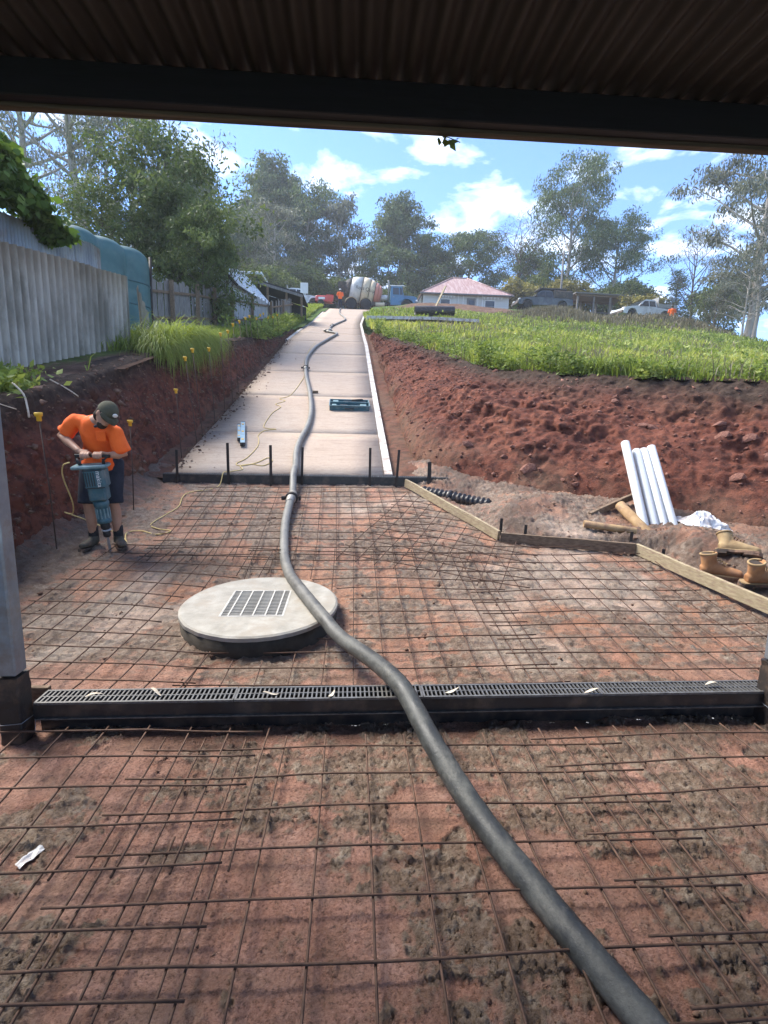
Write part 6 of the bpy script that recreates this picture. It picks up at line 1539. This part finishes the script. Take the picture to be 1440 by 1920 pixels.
far('big', 33.0, 66.5, 14.6, 3.5, 'leafy spreading gum leaning away from the tallest spreading one', 1.15)
far('dense2', 23.0, 70, 10.5, 5.2, 'low leafy gum tree beside the bare branches', 1.2)
far('dense', -21, 70, 21, 5.5, 'tall hazy gum tree far behind the water tank', 1.1)
far('slim', -9.5, 66, 14.0, 1.9, 'thin gum tree behind the white shed roof', 1.2)
far('spire', 36.0, 58, 8.5, .3, 'narrow spire-shaped dark tree between the spreading gum and bare one', 1.0, None, 10.0, name='conifer')
far('spire', 38.8, 60, 6.5, 1.3, 'shorter spire-shaped dark tree beside the bare thicket', 1.0, None, 10.0, name='conifer')
far('bare', 35.2, 54, 10.0, 2.4, 'twiggy half-bare tree beside the white ute', .95, None, 12.0, name='bare_tree')
far('scrub', 37.0, 52, 5.6, 2.0, 'leafy scrub tree at the foot of the twiggy half-bare one', .9, None, 6.0, name='scrub_tree')
far('right_gum', 30.6, 39.2, 17.5, .6, 'tall pale-trunked gum tree cut off by the roof edge, right side', 1.1, None, 16.5)
far('near_gum2', 29.6, 37.6, 9.5, 2.0, 'lower gum tree crowding the tall pale-trunked one at the edge', 1.1, None, 11.0)
far('near_gum2', 28.2, 37.0, 5.5, 4.0, 'short gum sapling at the base of the tall pale-trunked gum', 1.2, None, 11.0)
far('bare', 27.6, 39.5, 3.2, 1.0, 'low tangle of bare twigs under the tall pale-trunked gum', 1.3, None, 12.0, name='bare_shrub')
LT = 'gum trees above the water tank'
far('near_gum', -12.2, 25.0, 13.5, .9, 'big gum with pale straight trunk above the water tank', 1.05, LT, 15.0)
far('near_gum2', -10.2, 23.5, 8.4, 2.4, 'leafy gum filling in behind the water tank', .95, LT, 11.0)
far('near_gum', -17.5, 30.0, 15.0, 4.4, 'open gum tree in the top corner behind the creeper', 1.1, LT, 15.0)
far('near_gum2', -13.5, 34.0, 12.0, 5.4, 'gum tree with drooping branches against the bright cloud', 1.1, LT, 11.0)
far('bush', -7.0, 20.6, 7.0, .5, 'tall bushy dark green tree behind the paling fence', 1.0, None, 6.5, name='bushy_tree')
far('bush', -8.2, 18.6, 4.6, 2.5, 'bushy dark green tree between the water tank and the taller bushy one', .95, None, 6.5, name='bushy_tree')
far('bush2', -4.95, 17.8, 4.1, .8, 'rounded dark bush spilling over the paling fence', .80, None, 5.0, name='bush')
far('bush2', -6.1, 19.2, 5.0, 3.0, 'dark bush between the bushy tree and the rounded one', .9, None, 5.0, name='bush')
far('bare', -5.5, 22.8, 2.9, 2.2, 'low bare branches spreading in front of the white shed', 1.5, None, 12.0, name='bare_shrub', dz=.2)
far('wattle', 23.6, 60.0, 4.4, .4, 'yellowish wattle bush behind the pergola', 1.0, None, 3.6, name='wattle_bush')
far('wattle', 27.6, 49.6, 2.5, 1.4, 'yellow flowering bush behind the white ute', 1.1, None, 3.6, name='wattle_bush')
far('wattle', 19.2, 63.0, 4.6, 2.4, 'straw-coloured bush above the dark ute roof', 1.0, None, 3.6, name='wattle_bush')
rs = random.Random(12)
SCR = [(-20, 62), (-16, 64), (-12.5, 61), (-10, 60), (-6.5, 66), (-3.5, 69), (.5, 67), (4.2, 70), (8, 72), (11.5, 74), (19, 72), (23, 66), (28, 60), (32, 60)]
SCL = ['dark scrub tree ' + q for q in ('far behind the water tank', 'far behind the tall bushy tree', 'behind the white shed apex', 'behind the flat white roof', 'behind the white work ute', 'behind the red pump', 'behind the mixer hopper', 'behind the mixer drum', 'behind the blue cab', 'behind the cottage, truck side', 'behind the cottage, ute side', 'behind the roof tent of the dark ute', 'behind the pergola', 'between pergola and twiggy tree')]
for k, (x, y) in enumerate(SCR):
    far('scrub', x, y, rs.uniform(4.5, 7.0), k * 1.3, SCL[k], rs.uniform(.9, 1.2), 'scrub belt under the tall gums', 6.0, name='scrub_tree')

# creeper over the iron fence
def build_vine():
    rr = np.random.default_rng(21); n = 7500
    t = rr.random(n); x = -6.22 + .55 * t + rr.normal(0, .12, n); y = 7.3 + 3.1 * t
    ztop = 6.25 - .45 * t - 1.0 * sst(.72, 1.0, t) + .25 * fbm(t * 8, t * 0, s=4); zb = 5.0 + .05 * t
    u = rr.random(n) ** .7; z = zb + (ztop - zb) * u; x = x + (.35 - .5 * (u - .3) ** 2) * rr.random(n) + .12 * fbm(y * 3, z * 3, s=6)
    r = empty('creeper', (-6.2, 8.6, 4.4), label='thick green creeper heaped over the bluish iron fence', cat='creeper')
    C = np.stack([x, y, z], -1) - np.array([-6.2, 8.6, 4.4])
    mobj('foliage', leaves('foliage', C, M['vine_leaf'], .15, .11, .6, 22, sst(4.6, 6.0, z) * .35 + .25 + .4 * (fbm(y * 4, z * 4, s=12))), r)
    m = MB()
    for k in range(7):
        a = Vector((-.45 + .2 * (k % 3), -1.6 + k * .55, -1.2)); m.tube([a, a + Vector((.1, .2, .7)), a + Vector((.05, .1, 1.5))], .02, 5)
    m.build('stem', M['bark_dark'], r)
build_vine()

# grass ------------------------------------------------------------
def blades(name, X, Y, Z, H, Wd, bend, mat, seed, rnd, lab, kind='stuff', dirv=None, hang=None, cat=None):
    rr = np.random.default_rng(seed); n = len(X); a = rr.uniform(0, 2 * np.pi, n) if dirv is None else dirv + rr.normal(0, .6, n)
    d = np.stack([np.cos(a), np.sin(a), 0 * a], -1); s = np.stack([-np.sin(a), np.cos(a), 0 * a], -1)
    # turn blade faces at random
    ph = rr.uniform(0, np.pi, n); s = s * np.cos(ph)[:, None] + d * np.sin(ph)[:, None] * .8
    B = np.stack([X, Y, Z], -1); H = H[:, None]; Wd = Wd[:, None]; bd = (bend * rr.uniform(.4, 1.4, n))[:, None]
    up = np.array([0, 0, 1.])
    m = B + up * H * .6 + d * H * bd * .35; tp = B + up * H * (1 - .35 * bd) + d * H * bd
    if hang is not None: tp = tp - up * (hang * rr.uniform(.6, 1.2, n))[:, None] + d * (hang * .25)[:, None]; 
    V = np.stack([B - s * Wd / 2, B + s * Wd / 2, m + s * Wd * .45, m - s * Wd * .45, tp], 1).reshape(-1, 3); i = np.arange(n) * 5
    F4 = np.stack([i, i + 1, i + 2, i + 3], -1); F3 = np.stack([i + 3, i + 2, i + 4], -1)
    me = mesh_np(name, V, [F4, F3], mat, True, {'rnd': np.repeat(np.clip(rnd, 0, 1), 5)}); o = mobj(name, me)
    tag(o, lab, cat, None, kind); return o
def right_grass():
    rr = np.random.default_rng(31)
    def samp(n, d0, d1):
        d = d0 * (d1 / d0) ** rr.random(n); a = np.radians(rr.uniform(-8, 46, n)); return d * np.sin(a), d * np.cos(a)
    X, Y = samp(150000, 7, 44)
    ok = ~inside(X, Y, CUT) & (X > .5) & (bare_mask(X, Y) < .5 + .3 * rr.random(len(X))) & ~((Y < 20) & (X < 1.0)) & ~((np.abs(Y - 27.9) < .75) & (X < 7))
    lipd = np.min(np.hypot(X[:, None] - RL[None, :, 0], Y[:, None] - RL[None, :, 1]), 1)
    X, Y = X[ok], Y[ok]; Z = natz(X, Y) - .03; D = np.hypot(X, Y)
    tuft = sst(-.35, .35, fbm(X * .9, Y * .9, o=3, s=71)); fl = fbm(X * .35, Y * .35, o=3, s=73)
    H = (.09 + .24 * tuft) * rr.uniform(.5, 1.5, len(X)) * (1 - .25 * sst(20, 35, D)); Wd = .010 + .0013 * D
    rn = .12 + .5 * fl + .62 * rr.random(len(X)) + .30 * tuft * sst(10, 14, D) * sst(34, 22, D)
    blades('grass', X, Y, Z, H, Wd, .55, M['grass_blade'], 32, rn, 'lush green and yellowish weeds covering the slope above the cutting')
    # broad weeds thick along the lip
    n = 24000; seg = rr.uniform(.35, 11.8, n); i = seg.astype(int); f = seg - i
    X = RL[i, 0] * (1 - f) + RL[np.minimum(i + 1, 12), 0] * f; Y = RL[i, 1] * (1 - f) + RL[np.minimum(i + 1, 12), 1] * f
    back = rr.gamma(1.6, .34, n) - .28; X = X + back * .62 * sst(20, 12, Y) + back * .25 * sst(12, 20, Y); Y = Y + back * .72; hh = rr.random(n) ** 1.3 * (.16 + .34 * sst(-.3, .4, fbm(X * 1.6, Y * 1.6, s=5)))
    k = (fbm(X * 2.2, Y * 2.2, o=3, s=15) > -.25) & ((back > .02 + .55 * fbm(X * 1.7, Y * 1.7, s=25)))
    C = np.stack([X, Y, natz(X, Y) + .02 + hh], -1)[k]
    tag(mobj('weeds', leaves('weeds', C, M['weed_leaf'], .085, .038, .1, 41, .35 + .5 * fbm(C[:, 0] * 2, C[:, 1] * 2, s=8))), 'broad-leaved weeds along the lip of the cutting slope', kind='stuff')
    # leafy clumps spread up the slope
    n = 17000; d = 9 * (40 / 9) ** rr.random(n); a = np.radians(rr.uniform(2, 44, n)); X, Y = d * np.sin(a), d * np.cos(a)
    k = ~inside(X, Y, CUT) & (X > 1.2) & (bare_mask(X, Y) < .45) & (fbm(X * .7, Y * .7, o=3, s=101) > .02); X, Y, d = X[k], Y[k], d[k]
    C = np.stack([X, Y, natz(X, Y) + rr.random(len(X)) ** 1.4 * (.10 + .30 * sst(0, .4, fbm(X * .7, Y * .7, o=3, s=101)))], -1)
    lm = [(leaves('weeds', C[(d >= a_) & (d < b_)], M['weed_leaf'], l_, l_ * .5, .0, 47, .25 + .6 * rr.random(int(((d >= a_) & (d < b_)).sum()))), t_) for a_, b_, l_, t_ in ((9, 18, .09, 'leafy weed patches on the lower slope'), (18, 41, .16, 'leafy weed patches high on the slope'))]
    for me_, t_ in lm: tag(mobj('weeds', me_), t_, kind='stuff')
    n = 9000; d = 9 * (38 / 9) ** rr.random(n); a = np.radians(rr.uniform(3, 45, n)); X, Y = d * np.sin(a), d * np.cos(a); k = ~inside(X, Y, CUT) & (X > 1.0) & (fbm(X * .5, Y * .5, o=3, s=111) > -.05); X, Y, d = X[k], Y[k], d[k]
    blades('dry_stalks', X, Y, natz(X, Y) - .02, rr.uniform(.18, .48, len(X)), .006 + .0010 * d, .35, M['grass_dry'], 112, .3 + .7 * rr.random(len(X)), 'dry straw stalks standing among the green weeds')
    # dry rough on the rise
    n = 7000; X = rr.normal(15.8, 2.6, n); Y = rr.normal(39.3, 1.8, n); blades('dry_grass', X, Y, natz(X, Y) - .03, rr.uniform(.25, .85, n) * np.exp(-((X - 15.8) / 4.0) ** 2), np.full(n, .045), .25, M['grass_dry'], 43, rr.random(n), 'tall dry brown grass on the rise in front of the dark ute')
    n = 3500; X = rr.normal(24, 3, n); Y = rr.normal(38.5, 1.6, n); blades('dry_grass', X, Y, natz(X, Y) - .03, rr.uniform(.2, .6, n), np.full(n, .05), .4, M['grass_dry'], 44, rr.random(n), 'patch of dry grass below the white ute')
right_grass()
def left_grass():
    rr = np.random.default_rng(51); n = 42000
    Y = 3.5 + 46 * rr.random(n) ** 1.7; X = np.interp(Y, LIPL_Y, LIPL_X) - .25 - rr.gamma(1.3, .8, n)
    k = (fbm(X * 1.3, Y * 1.3, o=3, s=52) > .12 - .5 * sst(10, 13, Y)) & ~inside(X, Y, CUT); X, Y = X[k], Y[k]
    H = (.10 + .22 * rr.random(len(X))) * (1 + .5 * sst(11, 20, Y)); blades('grass', X, Y, natz(X, Y) + .0, H, .010 + .0012 * Y, .6, M['grass_blade'], 53, .2 + .45 * rr.random(len(X)), 'patchy green grass along the foot of the fences')
    # green tangle between the driveway and the paling fence
    n = 9000; Y = rr.uniform(16.5, 24.5, n); X = -2.85 - .1 * rr.random(n) - rr.gamma(1.4, .35, n); h = .25 + .45 * sst(-.3, .4, fbm(X * 1.5, Y * .8, s=6)); C = np.stack([X, Y, natz(X, Y) + h * rr.random(n)], -1)
    tag(mobj('weeds', leaves('weeds', C, M['weed_leaf'], .16, .06, -.4, 57, .3 + .5 * rr.random(n))), 'green weeds among the capped rods beside the driveway', kind='stuff')
    # near corner weeds
    n = 1300; X = rr.normal(-4.1, .22, n); Y = rr.normal(5.8, .4, n); C = np.stack([X, Y, natz(X, Y) + .02 + .2 * rr.random(n)], -1)
    tag(mobj('corner_weeds', leaves('corner_weeds', C, M['weed_leaf'], .10, .05, -.2, 58, .3 + .5 * rr.random(n))), 'small green weeds at the near foot of the grey fence', kind='stuff')
    # the big clump hanging over the cutting: arching blades
    n = 6000; t = rr.random(n); Y = 9.6 + 3.1 * t; prof = np.sin(np.pi * np.clip(.12 + .8 * t, 0, 1)); X = -3.38 - rr.gamma(1.3, .26, n) * prof; Z = natz(X, Y) - .02 + .26 * prof * np.exp(-((X + 3.95) / .32) ** 2) * rr.random(n)
    az = np.where(X > -3.85, rr.normal(-.5, .9, n), rr.uniform(-3.1, 3.1, n)); L = (.35 + .85 * rr.random(n) ** 1.3) * (.55 + .55 * prof); el = rr.normal(.85, .25, n)
    P = np.stack([X, Y, Z], -1); V = []; wv = rr.uniform(.010, .020, n); ns = 6; side = np.stack([-np.sin(az), np.cos(az), 0 * az], -1)
    for k in range(ns + 1):
        w = (wv * (1 - .85 * k / ns))[:, None]; V += [P - side * w / 2, P + side * w / 2]
        P = P + np.stack([np.cos(az) * np.cos(el), np.sin(az) * np.cos(el), np.sin(el)], -1) * (L / ns)[:, None]; el = np.maximum(el - rr.uniform(.28, .62, n), -1.5)
    V = np.stack(V, 1).reshape(-1, 3); b0 = np.arange(n) * 2 * (ns + 1); F = np.concatenate([np.stack([b0 + 2 * k, b0 + 2 * k + 1, b0 + 2 * k + 3, b0 + 2 * k + 2], -1) for k in range(ns)])
    o = mobj('grass_clump', mesh_np('grass_clump', V, F, M['grass_blade'], True, {'rnd': np.repeat(np.clip(.1 + .6 * rr.random(n), 0, 1), 2 * (ns + 1))})); tag(o, 'thick green grass clump hanging over the edge of the shaded cutting', 'grass clump')
    # roots and twigs showing in the topsoil
    m = random.Random(9)
    for k, (p, lab) in enumerate((([(-3.62, 5.75, 1.98), (-3.50, 5.72, 1.86), (-3.46, 5.70, 1.72), (-3.44, 5.68, 1.62)], 'pale bent root poking from the dark topsoil above the nearest rod'), ([(-3.66, 6.5, 2.08), (-3.52, 6.6, 1.98), (-3.47, 6.75, 1.90)], 'thin pale twig slanting out of the topsoil'), ([(-3.8, 5.2, 1.9), (-3.55, 5.35, 1.76), (-3.45, 5.5, 1.70)], 'thin pale root lying on the near edge of the cutting'))):
        tag(MB().tube(spline(p, 4), .011 - .003 * k, 6).build('root', M['dry_leaf']), lab, 'root')
left_grass()
# sprig of leaves caught under the beam
sp = empty('leaf_sprig', (.40, 2.425, 2.858), label='small green leaf sprig caught under the roof beam', cat='leaf sprig'); lf = random.Random(3)
MB().tube([(-.05, 0, .004), (0, 0, -.004), (.05, 0, -.02)], .002, 5).build('stem', M['bark_dark'], sp)
for k in range(9):
    a = lf.uniform(0, 6.3); p = np.array([[-.045 + .011 * k, 0, -.004 - .0015 * k]]); o = mobj('leaf', leaves('leaf', p, M['bush_leaf'], .05, .02, .5, 40 + k), sp)
# ------------------------------------------------------------------ haze
def build_haze():
    q = bpy.data.materials.new('haze_air'); q.use_nodes = True; t = q.node_tree; t.nodes.clear(); o = t.nodes.new('ShaderNodeOutputMaterial'); v = t.nodes.new('ShaderNodeVolumePrincipled')
    v.inputs['Color'].default_value = (.90, .94, 1, 1); v.inputs['Density'].default_value = HAZE; v.inputs['Anisotropy'].default_value = .2; t.links.new(v.outputs[0], o.inputs['Volume'])
    b = MB().box((0, 0, 13), (1700, 1700, 64)).build('haze', q); tag(b, 'thin pale haze in the air', kind='stuff')
HAZE = .0010
if HAZE: build_haze()
